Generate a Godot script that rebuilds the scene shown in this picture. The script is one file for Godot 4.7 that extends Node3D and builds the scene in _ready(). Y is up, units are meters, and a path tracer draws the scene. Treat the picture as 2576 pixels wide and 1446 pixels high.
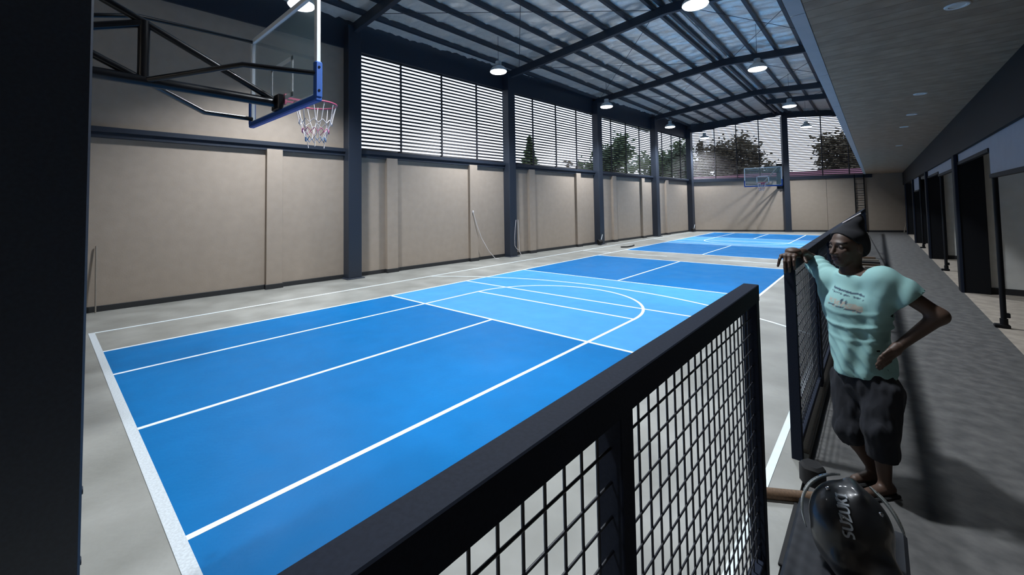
extends Node3D

# ---------------------------------------------------------------- camera model (photo pixels, 2576 x 1446)
const F := 1044.52
const CX := 1252.16
const CY := 476.98
const EYE := Vector3(4.9078, 1.9207, 0.6129)
const YAW := 0.738068
const PITCH := 0.040589
const ROLL := -0.014997
# the long left wall stands slightly askew to the court, the end wall more so
const WK := 0.056
const WO := Vector3(-6.35, 0, 0)
const EA := Vector3(-4.6, 0, -29.75)
const EK := 0.46
var cam_basis: Basis
var wdir: Vector3
var wnor: Vector3
var edir: Vector3
var enor: Vector3
var M := {}
var used := {}
var cache := {}
var rng := RandomNumberGenerator.new()

func px(u: float, v: float, axis: int, val: float) -> Vector3:
	var d: Vector3 = cam_basis * Vector3((u - CX) / F, -(v - CY) / F, -1.0)
	return EYE + d * ((val - EYE[axis]) / d[axis])
func wl(s: float, y: float, off := 0.0) -> Vector3:
	return WO + wdir * s + wnor * off + Vector3(0, y, 0)
func en(s: float, y: float, off := 0.0) -> Vector3:
	return EA + edir * s + enor * off + Vector3(0, y, 0)
func z_end(x: float) -> float:
	return EA.z - EK * (x - EA.x)

# ---------------------------------------------------------------- mesh builder
class MB:
	var v := PackedVector3Array()
	var n := PackedVector3Array()
	var c := PackedColorArray()
	func tri(a: Vector3, b: Vector3, d: Vector3, nr: Vector3) -> void:
		tri3(a, b, d, nr, nr, nr)
	func tri3(a: Vector3, b: Vector3, d: Vector3, na: Vector3, nb: Vector3, nd: Vector3) -> void:
		if (b - a).cross(d - a).dot(na + nb + nd) > 0.0:
			v.append_array([a, d, b]); n.append_array([na, nd, nb])
		else:
			v.append_array([a, b, d]); n.append_array([na, nb, nd])
	func quad(a: Vector3, b: Vector3, d: Vector3, e: Vector3, nr: Vector3) -> void:
		tri(a, b, d, nr); tri(a, d, e, nr)
	func flat(a: Vector3, b: Vector3, d: Vector3, e: Vector3) -> void:
		var nr := (b - a).cross(d - a).normalized()
		quad(a, b, d, e, nr)
	func box(ce: Vector3, size: Vector3, bs := Basis(), bev := 0.0) -> void:
		var h := size * 0.5
		var g := minf(bev, minf(h.x, minf(h.y, h.z)) * 0.9)
		var ax := [0, 1, 2]
		for a in ax:
			var b: int = (a + 1) % 3
			var d: int = (a + 2) % 3
			for s in [-1.0, 1.0]:
				var pts := []
				for q in [[-1, -1], [1, -1], [1, 1], [-1, 1]]:
					var p := Vector3()
					p[a] = s * h[a]; p[b] = q[0] * (h[b] - g); p[d] = q[1] * (h[d] - g)
					pts.append(ce + bs * p)
				var nr := Vector3(); nr[a] = s
				quad(pts[0], pts[1], pts[2], pts[3], (bs * nr).normalized())
				if g > 0.0:
					for t in [-1.0, 1.0]:
						var e1 := Vector3(); var e2 := Vector3(); var e3 := Vector3(); var e4 := Vector3()
						e1[a] = s * h[a]; e1[b] = t * (h[b] - g); e1[d] = h[d] - g
						e2 = e1; e2[d] = -(h[d] - g)
						e3[a] = s * (h[a] - g); e3[b] = t * h[b]; e3[d] = -(h[d] - g)
						e4 = e3; e4[d] = h[d] - g
						var nn := Vector3(); nn[a] = s; nn[b] = t
						quad(ce + bs * e1, ce + bs * e2, ce + bs * e3, ce + bs * e4, (bs * nn).normalized())
		if g > 0.0:
			for sx in [-1.0, 1.0]:
				for sy in [-1.0, 1.0]:
					for sz in [-1.0, 1.0]:
						var sg := Vector3(sx, sy, sz)
						tri(ce + bs * (sg * Vector3(h.x, h.y - g, h.z - g)), ce + bs * (sg * Vector3(h.x - g, h.y, h.z - g)), ce + bs * (sg * Vector3(h.x - g, h.y - g, h.z)), (bs * sg).normalized())
	# a bar of rectangular section between two points
	func bar(a: Vector3, b: Vector3, w: float, h: float, bev := 0.0, up := Vector3.UP) -> void:
		var f := (b - a)
		var l := f.length()
		f /= l
		var r := f.cross(up).normalized()
		var u := r.cross(f).normalized()
		box((a + b) * 0.5, Vector3(w, h, l), Basis(r, u, -f), bev)
	func tube(p: Array, r: float, sides := 8, r2 := -1.0, caps := true) -> void:
		var m := p.size()
		var ref := Vector3.UP
		var d0: Vector3 = (p[1] - p[0]).normalized()
		if absf(d0.y) > 0.9: ref = Vector3.RIGHT
		var rings := []
		var nors := []
		for i in m:
			var t: Vector3 = (p[mini(i + 1, m - 1)] - p[maxi(i - 1, 0)]).normalized()
			var s := t.cross(ref)
			if s.length() < 0.05: s = t.cross(Vector3(0.3, 0.2, 1))
			s = s.normalized()
			var q := s.cross(t).normalized()
			ref = q
			var rr := r if r2 < 0.0 else lerpf(r, r2, float(i) / (m - 1))
			var ring := []
			var nr := []
			for k in sides:
				var an := TAU * k / sides
				var dd := s * cos(an) + q * sin(an)
				ring.append(p[i] + dd * rr); nr.append(dd)
			rings.append(ring); nors.append(nr)
		for i in m - 1:
			for k in sides:
				var k2 := (k + 1) % sides
				tri3(rings[i][k], rings[i][k2], rings[i + 1][k2], nors[i][k], nors[i][k2], nors[i + 1][k2])
				tri3(rings[i][k], rings[i + 1][k2], rings[i + 1][k], nors[i][k], nors[i + 1][k2], nors[i + 1][k])
		if caps:
			for e in [0, m - 1]:
				var t2: Vector3 = (p[0] - p[1]).normalized() if e == 0 else (p[m - 1] - p[m - 2]).normalized()
				for k in sides:
					tri(p[e], rings[e][k], rings[e][(k + 1) % sides], t2)
	# profile: Array of Vector2(radius, height), smooth
	func lathe(prof: Array, at: Vector3, sides := 20, bs := Basis()) -> void:
		for i in prof.size() - 1:
			var a: Vector2 = prof[i]
			var b: Vector2 = prof[i + 1]
			var t := b - a
			var n2 := Vector2(t.y, -t.x).normalized()
			for k in sides:
				var a1 := TAU * k / sides
				var a2 := TAU * (k + 1) / sides
				var d1 := Vector3(cos(a1), 0, sin(a1))
				var d2 := Vector3(cos(a2), 0, sin(a2))
				var n1 := bs * (d1 * n2.x + Vector3(0, n2.y, 0))
				var nn := bs * (d2 * n2.x + Vector3(0, n2.y, 0))
				var p1 := at + bs * (d1 * a.x + Vector3(0, a.y, 0))
				var p2 := at + bs * (d2 * a.x + Vector3(0, a.y, 0))
				var p3 := at + bs * (d2 * b.x + Vector3(0, b.y, 0))
				var p4 := at + bs * (d1 * b.x + Vector3(0, b.y, 0))
				if a.x > 1e-5: tri3(p1, p2, p3, n1, nn, nn)
				if b.x > 1e-5: tri3(p1, p3, p4, n1, nn, n1)
	# flat polygon prism: outline in plane (list of Vector3), extruded by ext
	func prism(pts: Array, ext: Vector3) -> void:
		var m := pts.size()
		var nr := ext.normalized()
		var ce := Vector3()
		for q in pts: ce += q / float(m)
		for i in m:
			var a: Vector3 = pts[i]
			var b: Vector3 = pts[(i + 1) % m]
			tri(ce, a, b, -nr); tri(ce + ext, a + ext, b + ext, nr)
			var sn := (b - a).cross(ext).normalized()
			if sn.dot((a + b) * 0.5 - ce) < 0.0: sn = -sn
			quad(a, b, b + ext, a + ext, sn)
	func mesh() -> ArrayMesh:
		var ar := []
		ar.resize(Mesh.ARRAY_MAX)
		ar[Mesh.ARRAY_VERTEX] = v
		ar[Mesh.ARRAY_NORMAL] = n
		if c.size() == v.size(): ar[Mesh.ARRAY_COLOR] = c
		var am := ArrayMesh.new()
		am.add_surface_from_arrays(Mesh.PRIMITIVE_TRIANGLES, ar)
		return am

# ---------------------------------------------------------------- naming helpers
func numbered(called: String) -> String:
	if not used.has(called):
		used[called] = 0
		return called
	used[called] += 1
	return "%s_%03d" % [called, used[called]]
func tag(o: Node, label: String, category: String, group := "") -> Node:
	o.set_meta("label", label); o.set_meta("category", category)
	if group != "": o.set_meta("group", group)
	return o
func thing(called: String, label: String, category: String, at := Vector3.ZERO, group := "") -> Node3D:
	var o := Node3D.new()
	o.name = numbered(called); add_child(o); o.position = at
	tag(o, label, category, group)
	return o
func put(called: String, mesh: Mesh, m: Material, parent: Node = null, at := Vector3.ZERO, bs := Basis()) -> MeshInstance3D:
	var o := MeshInstance3D.new()
	o.mesh = mesh; o.material_override = m
	o.transform = Transform3D(bs, at)
	if parent == null:
		o.name = numbered(called); add_child(o)
	else:
		o.name = called; parent.add_child(o, true)
	return o
func part(called: String, mb: MB, m: Material, parent: Node) -> MeshInstance3D:
	# parts are built in world space and parented under a thing placed at its base
	var at := Vector3.ZERO
	var q: Node = parent
	while q is Node3D and q != self:
		at += (q as Node3D).position
		q = q.get_parent()
	for i in mb.v.size(): mb.v[i] -= at
	return put(called, mb.mesh(), m, parent)
func struct(called: String, label := "") -> Node3D:
	var o := Node3D.new()
	o.name = numbered(called); add_child(o)
	o.set_meta("kind", "structure")
	if label != "": o.set_meta("label", label)
	return o
func boxmesh(size: Vector3, bev := 0.0) -> ArrayMesh:
	var key := "%s|%s" % [size.snapped(Vector3.ONE * 0.0005), bev]
	if not cache.has(key):
		var b := MB.new()
		b.box(Vector3.ZERO, size, Basis(), bev)
		cache[key] = b.mesh()
	return cache[key]
# a bar node between two points that shares its mesh with bars of the same size
func barnode(called: String, a: Vector3, b: Vector3, w: float, h: float, m: Material, parent: Node, bev := 0.0, up := Vector3.UP) -> MeshInstance3D:
	var f := b - a
	var l := f.length()
	f /= l
	var r := f.cross(up).normalized()
	var u := r.cross(f).normalized()
	var at := (a + b) * 0.5
	if parent is Node3D and parent != self: at -= (parent as Node3D).position
	return put(called, boxmesh(Vector3(w, h, l), bev), m, parent, at, Basis(r, u, -f))

# ---------------------------------------------------------------- materials
func noise(seed_: int, freq: float, lo: Color, hi: Color, oct := 4, size := 512) -> NoiseTexture2D:
	var f := FastNoiseLite.new()
	f.seed = seed_; f.frequency = freq; f.noise_type = FastNoiseLite.TYPE_SIMPLEX_SMOOTH
	f.fractal_octaves = oct
	var t := NoiseTexture2D.new()
	t.width = size; t.height = size; t.seamless = true; t.noise = f
	var g := Gradient.new()
	g.set_color(0, lo); g.set_color(1, hi)
	t.color_ramp = g
	return t
func bump(seed_: int, freq: float, strength: float, oct := 4, size := 512) -> NoiseTexture2D:
	var f := FastNoiseLite.new()
	f.seed = seed_; f.frequency = freq; f.noise_type = FastNoiseLite.TYPE_SIMPLEX_SMOOTH
	f.fractal_octaves = oct
	var t := NoiseTexture2D.new()
	t.width = size; t.height = size; t.seamless = true; t.noise = f
	t.as_normal_map = true; t.bump_strength = strength
	return t
func mat(col: Color, rough := 0.6, metal := 0.0) -> StandardMaterial3D:
	var m := StandardMaterial3D.new()
	m.albedo_color = col; m.roughness = rough; m.metallic = metal
	return m
func tri(m: StandardMaterial3D, metres: float) -> StandardMaterial3D:
	m.uv1_triplanar = true; m.uv1_world_triplanar = true
	m.uv1_scale = Vector3.ONE / metres
	return m
func textured(col: Color, rough: float, t: Texture2D, metres: float, nrm: Texture2D = null, nscale := 0.3) -> StandardMaterial3D:
	var m := tri(mat(col, rough), metres)
	m.albedo_texture = t
	if nrm:
		m.normal_enabled = true; m.normal_texture = nrm; m.normal_scale = nscale
	return m
func glow(col: Color, e: float) -> StandardMaterial3D:
	var m := mat(col, 0.5)
	m.emission_enabled = true; m.emission = col; m.emission_energy_multiplier = e
	return m
func glass(col: Color, alpha: float, rough := 0.05) -> StandardMaterial3D:
	var m := mat(Color(col.r, col.g, col.b, alpha), rough)
	m.transparency = BaseMaterial3D.TRANSPARENCY_ALPHA
	return m

func make_materials() -> void:
	var soft := noise(3, 0.012, Color(0.95, 0.95, 0.95), Color(1, 1, 1), 5)
	var stain := noise(8, 0.008, Color(0.80, 0.80, 0.79), Color(1, 1, 1), 6)
	var fine := noise(21, 0.09, Color(0.84, 0.84, 0.84), Color(1, 1, 1), 4)
	var grit := bump(5, 0.12, 1.2)
	M.floor = textured(Color(0.59, 0.59, 0.572), 0.42, stain, 4.0, grit, 0.12)
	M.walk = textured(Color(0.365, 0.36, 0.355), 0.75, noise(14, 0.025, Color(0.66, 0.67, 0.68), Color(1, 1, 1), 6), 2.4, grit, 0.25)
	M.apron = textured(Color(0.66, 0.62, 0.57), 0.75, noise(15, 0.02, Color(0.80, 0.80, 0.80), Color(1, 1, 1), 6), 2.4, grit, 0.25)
	var gloss := noise(31, 0.006, Color(0.36, 0.36, 0.36), Color(0.56, 0.56, 0.56), 4)
	M.blue = textured(Color(0.02, 0.395, 0.635), 1.0, soft, 3.0, grit, 0.10)
	M.sky_blue = textured(Color(0.27, 0.56, 0.77), 1.0, soft, 3.0, grit, 0.10)
	for k in ["blue", "sky_blue"]:
		M[k].roughness_texture = gloss
		M[k].metallic_specular = 0.22
	M.line = textured(Color(0.86, 0.90, 0.92), 0.5, soft, 1.0)
	M.thick = textured(Color(0.80, 0.83, 0.85), 0.5, fine, 1.0)
	M.wall = textured(Color(0.63, 0.578, 0.525), 0.8, soft, 2.0, grit, 0.15)
	M.steel = textured(Color(0.165, 0.195, 0.245), 0.45, fine, 1.0, grit, 0.08)
	M.dark = textured(Color(0.135, 0.155, 0.195), 0.5, fine, 1.0)
	M.base = textured(Color(0.16, 0.165, 0.175), 0.6, fine, 1.0)
	M.slat = mat(Color(0.13, 0.12, 0.14), 0.6)
	M.foil = textured(Color(0.96, 0.94, 0.91), 0.38, soft, 1.2, bump(44, 0.03, 3.0, 5), 0.6)
	M.foil.metallic = 0.55
	M.rod = mat(Color(0.15, 0.16, 0.18), 0.5)
	M.soffit = textured(Color(0.63, 0.555, 0.475), 0.6, noise(61, 0.01, Color(0.82, 0.80, 0.78), Color(1, 1, 1), 5), 1.5)
	M.soffit2 = textured(Color(0.60, 0.525, 0.45), 0.6, noise(62, 0.01, Color(0.82, 0.80, 0.78), Color(1, 1, 1), 5), 1.5)
	M.fascia = textured(Color(0.66, 0.68, 0.71), 0.6, soft, 1.5)
	M.black = mat(Color(0.075, 0.082, 0.098), 0.6)
	M.black.metallic_specular = 0.3
	M.fence = textured(Color(0.13, 0.155, 0.21), 0.7, fine, 0.6, grit, 0.1)
	M.fence.metallic_specular = 0.25
	M.wire = mat(Color(0.11, 0.12, 0.15), 0.45)
	M.partition = textured(Color(0.88, 0.88, 0.86), 0.75, soft, 2.0)
	M.transom = textured(Color(0.52, 0.56, 0.62), 0.5, soft, 2.0)
	M.paint_black = mat(Color(0.05, 0.055, 0.07), 0.34)
	M.paint_black.clearcoat_enabled = true; M.paint_black.metallic_specular = 0.35; M.paint_black.clearcoat = 0.2; M.paint_black.clearcoat_roughness = 0.1
	M.pad = mat(Color(0.13, 0.32, 0.62), 0.55)
	M.white = mat(Color(0.85, 0.87, 0.88), 0.5)
	M.board = glass(Color(0.62, 0.72, 0.74), 0.16, 0.1)
	M.rim = mat(Color(0.70, 0.30, 0.42), 0.5)
	M.cord = mat(Color(0.82, 0.80, 0.80), 0.8)
	M.cord_pink = mat(Color(0.68, 0.34, 0.50), 0.8)
	M.cord_blue = mat(Color(0.35, 0.48, 0.62), 0.8)
	M.lamp = glow(Color(0.94, 0.97, 1.0), 6.0)
	M.reflector = mat(Color(0.80, 0.83, 0.85), 0.3, 0.3)
	M.down = mat(Color(0.80, 0.80, 0.78), 0.4)
	M.concrete = textured(Color(0.55, 0.52, 0.48), 0.85, fine, 0.8)
	M.wood = textured(Color(0.46, 0.36, 0.27), 0.7, noise(71, 0.03, Color(0.6, 0.6, 0.6), Color(1, 1, 1), 4), 0.3)
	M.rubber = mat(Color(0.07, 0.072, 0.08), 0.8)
	M.skin = mat(Color(0.36, 0.265, 0.215), 0.55)
	M.shirt = mat(Color.WHITE, 0.85)
	M.shirt.vertex_color_use_as_albedo = true
	M.face = mat(Color.WHITE, 0.55)
	M.face.vertex_color_use_as_albedo = true
	M.shorts = mat(Color(0.075, 0.085, 0.115), 0.9)
	M.cap = mat(Color(0.085, 0.09, 0.11), 0.95)
	M.cowl = mat(Color(0.04, 0.045, 0.06), 0.4)
	M.cowl.clearcoat_enabled = true; M.cowl.clearcoat = 0.35; M.cowl.clearcoat_roughness = 0.08
	M.screen = glass(Color(0.52, 0.55, 0.55), 0.6, 0.15)
	M.bench = textured(Color(0.10, 0.115, 0.15), 0.6, fine, 0.5)
	M.letter = mat(Color(0.62, 0.65, 0.68), 0.4)
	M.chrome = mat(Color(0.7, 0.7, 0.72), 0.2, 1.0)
	M.leaf = mat(Color(0.33, 0.38, 0.28), 0.7)
	M.leaf.backlight_enabled = true; M.leaf.backlight = Color(0.35, 0.4, 0.25)
	M.leaf.cull_mode = BaseMaterial3D.CULL_DISABLED
	M.leaf2 = mat(Color(0.38, 0.345, 0.275), 0.7)
	M.leaf2.backlight_enabled = true; M.leaf2.backlight = Color(0.35, 0.3, 0.22)
	M.bark = mat(Color(0.28, 0.24, 0.20), 0.9)
	M.ground = textured(Color(0.45, 0.45, 0.40), 0.95, stain, 5.0)
	M.roof_red = textured(Color(0.50, 0.25, 0.32), 0.7, fine, 1.0)
	M.house = textured(Color(0.78, 0.74, 0.72), 0.8, soft, 2.0)

# ---------------------------------------------------------------- the scene
func _ready() -> void:
	rng.seed = 7
	cam_basis = Basis.from_euler(Vector3(PITCH, YAW, ROLL), EULER_ORDER_YXZ)
	wdir = Vector3(WK, 0, -1).normalized()
	wnor = Vector3(1, 0, WK).normalized()
	edir = Vector3(1, 0, -EK).normalized()
	enor = Vector3(EK, 0, 1).normalized()
	# camera: an ultra-wide phone lens, the picture cut from below the middle of its frame
	var cam := Camera3D.new()
	cam.name = "camera"; add_child(cam)
	cam.transform = Transform3D(cam_basis, EYE)
	cam.keep_aspect = Camera3D.KEEP_HEIGHT
	var near := 0.05
	cam.set_frustum(near * 1446.0 / F, Vector2((1288.0 - CX) / F, (CY - 723.0) / F) * near, near, 300.0)
	cam.current = true
	# overcast late-afternoon sky
	var env := Environment.new()
	env.background_mode = Environment.BG_SKY
	var sm := ProceduralSkyMaterial.new()
	sm.sky_top_color = Color(0.74, 0.82, 0.93); sm.sky_horizon_color = Color(0.93, 0.95, 1.0)
	sm.ground_horizon_color = Color(0.80, 0.81, 0.82); sm.ground_bottom_color = Color(0.35, 0.35, 0.33)
	sm.energy_multiplier = 2.2
	var sky := Sky.new()
	sky.sky_material = sm
	env.sky = sky
	env.tonemap_mode = Environment.TONE_MAPPER_LINEAR
	env.tonemap_exposure = 1.0
	env.sdfgi_enabled = true; env.ssao_enabled = true; env.ssil_enabled = true
	var we := WorldEnvironment.new()
	we.name = "world"; we.environment = env
	add_child(we)
	make_materials()
	print("materials")
	build_floor()
	build_left_wall()
	build_end_wall()
	build_roof()
	build_walkway()
	build_outside()
	print("shell")
	build_columns()
	build_lamps()
	build_hoops()
	build_fence()
	build_small()
	print("things")
	build_bench()
	build_person()
	print("done")

const LAMPS := [[-4.05, -3.06], [-4.0, -9.3], [-3.82, -16.28], [-3.6, -23.4], [-3.45, -29.3], [2.1, -2.6], [2.13, -9.0], [2.2, -15.1], [2.15, -22.3], [2.05, -29.4], [2.1, 5.2]]  # last lamp is unseen, added behind the viewer to brighten the near end
const LAMP_E := 70.0

func slab(called: String, x0: float, x1: float, z0: float, z1: float, y0: float, y1: float, m: Material, parent: Node) -> MeshInstance3D:
	return put(called, boxmesh(Vector3(x1 - x0, y1 - y0, absf(z1 - z0))), m, parent, Vector3((x0 + x1) / 2, (y0 + y1) / 2, (z0 + z1) / 2))

func build_floor() -> void:
	var f := struct("floor", "grey painted concrete floor of the sports hall with blue courts")
	slab("slab", -8.0, 4.46, 6.2, -38.0, -0.2, 0.0, M.floor, f)
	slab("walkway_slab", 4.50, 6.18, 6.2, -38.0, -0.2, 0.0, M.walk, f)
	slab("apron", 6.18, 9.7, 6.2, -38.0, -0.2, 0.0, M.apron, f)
	slab("drain_bed", 4.44, 4.52, 6.2, -38.0, -0.2, -0.04, M.base, f)
	var c := [[0.0, 4.592, 9.23, 13.753], [16.138, 20.416, 25.0, 29.213]]
	for q in c:
		slab("service_area", -3.05, 3.05, -q[0], -q[1], -0.02, 0.002, M.blue, f)
		slab("kitchen_area", -3.05, 3.05, -q[1], -q[2], -0.02, 0.002, M.sky_blue, f)
		slab("service_area", -3.05, 3.05, -q[2], -q[3], -0.02, 0.002, M.blue, f)
	var w := 0.025
	var yl := 0.004
	for x in [-3.05, 3.05]:
		slab("court_line", x - w, x + w, 0.0, -29.213, -0.02, yl, M.line, f)
	slab("court_line", -4.41, -4.36, 0.0, -29.3, -0.02, yl, M.line, f)
	slab("court_line", 4.245, 4.295, 0.0, -29.3, -0.02, yl, M.line, f)
	for z in [4.592, 6.868, 9.23, 13.753, 16.138, 20.416, 22.72, 25.0, 29.213]:
		slab("court_line", -3.05, 3.05, -z + w, -z - w, -0.02, yl + 0.0004, M.line, f)
	for a in [[0.0, 4.592], [9.23, 13.753], [16.138, 20.416], [25.0, 29.213]]:
		slab("court_line", -w, w, -a[0], -a[1], -0.02, yl, M.line, f)
	slab("court_line", -4.4, -3.05, -14.9 + w, -14.9 - w, -0.02, yl, M.line, f)
	slab("court_line", -2.35, -0.85, -14.9 + w, -14.9 - w, -0.02, yl, M.line, f)
	slab("court_line", 0.95, 3.6, -14.9 + w, -14.9 - w, -0.02, yl, M.line, f)
	# lanes with half circles, and the wide arcs
	for side in 2:
		var ft := 6.10 if side == 0 else 23.15
		var sg := -1.0 if side == 0 else 1.0
		var bl := 0.0 if side == 0 else 29.213
		slab("court_line", -1.84, 1.84, -ft + w, -ft - w, -0.02, yl + 0.0008, M.line, f)
		for x in [-1.84, 1.84]:
			slab("court_line", x - w, x + w, -minf(bl, ft), -maxf(bl, ft), -0.02, yl + 0.0002, M.line, f)
		part("court_line", arc(Vector3(0, 0, -ft), 1.84, 0.0, PI, sg, yl + 0.0006), M.line, f)
		var hz := 1.6 if side == 0 else 27.62
		var a0 := acos(4.38 / 6.75)
		part("court_line", arc(Vector3(0, 0, -hz), 6.75, a0, PI - a0, sg, yl + 0.0004), M.line, f)
	slab("baseline", -4.41, 4.41, 0.075, 0.0, -0.02, yl + 0.001, M.thick, f)
	slab("kerb_edge", 4.41, 4.455, -3.36, -33.0, -0.02, 0.03, M.concrete, f)

func arc(ce: Vector3, r: float, a0: float, a1: float, sg: float, y: float) -> MB:
	var b := MB.new()
	var nseg := 48
	for i in nseg:
		var p := []
		for q in [[i, -0.025], [i + 1, -0.025], [i + 1, 0.025], [i, 0.025]]:
			var an: float = lerpf(a0, a1, float(q[0]) / nseg)
			p.append(ce + Vector3(cos(an) * (r + q[1]), y, sg * sin(an) * (r + q[1])))
		b.quad(p[0], p[1], p[2], p[3], Vector3.UP)
		var dn := Vector3(0, -0.01, 0)
		b.flat(p[0], p[1], p[1] + dn, p[0] + dn)
		b.flat(p[3], p[2], p[2] + dn, p[3] + dn)
	return b

func wall_box(b: MB, s0: float, s1: float, y0: float, y1: float, o0: float, o1: float, bev := 0.0) -> void:
	b.box(wl((s0 + s1) / 2, (y0 + y1) / 2, (o0 + o1) / 2), Vector3(o1 - o0, y1 - y0, s1 - s0), Basis(wnor, Vector3.UP, -wdir), bev)
func end_box(b: MB, s0: float, s1: float, y0: float, y1: float, o0: float, o1: float, bev := 0.0) -> void:
	b.box(en((s0 + s1) / 2, (y0 + y1) / 2, (o0 + o1) / 2), Vector3(s1 - s0, y1 - y0, o1 - o0), Basis(edir, Vector3.UP, enor), bev)

const COLS := [5.25, 11.6, 17.9, 24.2]
const S_END := 29.95

func build_left_wall() -> void:
	var w := struct("wall_left", "taupe rendered wall with shallow pilasters along the court")
	var b := MB.new()
	wall_box(b, -6.4, S_END, -0.1, 3.45, -0.2, 0.0)
	part("lower_wall", b, M.wall, w)
	b = MB.new()
	wall_box(b, -6.4, 5.1, 3.45, 6.5, -0.2, 0.0)
	part("upper_wall", b, M.wall, w)
	for s in [3.27, 6.53, 9.79, 12.98, 16.3, 19.55, 22.75, 26.0]:
		b = MB.new()
		wall_box(b, s - 0.18, s + 0.18, 0.0, 3.42, -0.02, 0.12, 0.006)
		var p := part("pilaster", b, M.wall, w)
		b = MB.new()
		wall_box(b, s - 0.2, s + 0.2, 0.0, 0.115, 0.0, 0.145, 0.004)
		part("plinth", b, M.base, p)
	b = MB.new()
	wall_box(b, -6.4, S_END, 6.46, 7.42, -0.2, 0.06)
	part("eave_panel", b, M.steel, w)
	var bb := struct("baseboard_left", "black baseboard along the taupe wall")
	b = MB.new()
	wall_box(b, -6.4, S_END, 0.0, 0.11, -0.05, 0.03, 0.004)
	part("board", b, M.base, bb)
	var sl := struct("trim_1", "dark steel sill beam under the louvred windows")
	b = MB.new()
	wall_box(b, -6.4, S_END, 3.39, 3.6, -0.18, 0.09, 0.006)
	part("beam", b, M.steel, sl)
	b = MB.new()
	wall_box(b, -6.4, S_END, 3.5, 3.6, 0.09, 0.14, 0.006)
	part("lip", b, M.steel, sl)
	# louvred windows between the columns
	var edges := [5.25, 11.6, 17.9, 24.2, S_END]
	for i in 4:
		var win := struct("window_%d" % (i + 1), "opening filled with dark horizontal louvre slats")
		var s0: float = edges[i]
		var s1: float = edges[i + 1]
		var y := 3.66
		while y < 6.5:
			var bs := Basis(wnor, Vector3.UP, -wdir) * Basis(Vector3(0, 0, 1), 0.5)
			put("slat", boxmesh(Vector3(0.022, 0.056, s1 - s0)), M.slat, win, wl((s0 + s1) / 2, y, -0.10), bs)
			y += 0.112
		for k in 3:
			var s := s0 + (s1 - s0) * (k + 1) / 4.0 + 0.1
			b = MB.new()
			wall_box(b, s - 0.025, s + 0.025, 3.6, 6.5, -0.075, -0.03)
			part("mullion", b, M.slat, win)

func gable_y(s: float) -> float:
	return 6.80 + s * 0.152 if s < 5.6 else 7.48 - (s - 5.6) * 0.035

func build_end_wall() -> void:
	var w := struct("wall_end", "taupe rendered wall closing the far end of the hall")
	var b := MB.new()
	end_box(b, -0.6, 5.6, -0.1, 3.45, -0.2, 0.0)
	part("lower_wall", b, M.wall, w)
	b = MB.new()
	end_box(b, 5.6, 7.92, -0.1, 3.45, -0.2, 0.0)
	part("lower_wall", b, M.wall, w)
	b = MB.new()
	end_box(b, 7.94, 16.0, -0.1, 3.62, -0.2, 0.0)
	part("lower_wall", b, M.wall, w)
	b = MB.new()
	end_box(b, 3.93, 3.98, 0.1, 3.4, -0.01, 0.012)
	part("joint_cover", b, M.wall, w)
	var bb := struct("baseboard_end", "black baseboard along the far wall")
	b = MB.new()
	end_box(b, -0.3, 15.0, 0.0, 0.11, -0.05, 0.03, 0.004)
	part("board", b, M.base, bb)
	var sl := struct("trim_2", "dark steel sill beam across the far wall")
	b = MB.new()
	end_box(b, -0.3, 10.3, 3.39, 3.6, -0.18, 0.09, 0.006)
	part("beam", b, M.steel, sl)
	# gable steelwork above the slats
	var gb := struct("trim_3", "dark gable steelwork above the far louvres")
	for q in [[-0.3, 5.6], [5.6, 11.0]]:
		b = MB.new()
		var ylo0 := gable_y(q[0])
		var ylo1 := gable_y(q[1] - 0.001)
		b.prism([en(q[0], ylo0, -0.06), en(q[1], ylo1, -0.06), en(q[1], 8.1, -0.06), en(q[0], 8.1, -0.06)], enor * 0.16)
		part("gable_panel", b, M.steel, gb)
	var spans := [[0.2, 5.6], [5.8, 10.4]]
	for i in 2:
		var win := struct("window_%d" % (i + 5), "far opening filled with dark horizontal louvre slats")
		var y := 3.66
		while y < 7.62:
			var s0: float = spans[i][0]
			var s1: float = spans[i][1]
			if i == 0 and y > 6.82: s0 = maxf(s0, (y - 6.86) / 0.152)
			if i == 1 and y > 7.3: s1 = minf(s1, 5.6 + (7.5 - y) / 0.035)
			if s1 - s0 > 0.25:
				s0 = snappedf(s0, 0.02)
				var bs := Basis(edir, Vector3.UP, enor) * Basis(Vector3(1, 0, 0), -0.5)
				put("slat", boxmesh(Vector3(s1 - s0, 0.056, 0.022)), M.slat, win, en((s0 + s1) / 2, y, -0.10), bs)
			y += 0.112
		for s in ([1.61, 2.94, 4.28] if i == 0 else [7.79, 9.2]):
			b = MB.new()
			end_box(b, s - 0.025, s + 0.025, 3.6, gable_y(s) + 0.05, -0.075, -0.03)
			part("mullion", b, M.slat, win)
	# wall that closes the hall behind the viewer
	var nw := struct("wall_near", "taupe wall behind the near baseline")
	b = MB.new()
	b.box(Vector3(1.5, 3.9, 6.3), Vector3(17.0, 8.0, 0.2))
	part("wall_body", b, M.wall, nw)

# roof heights: underside of the rafters
func rafter_y(x: float) -> float:
	return 6.95 + (x + 5.0) * 0.095 if x < 0.55 else 7.477 - (x - 0.55) * 0.055

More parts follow.
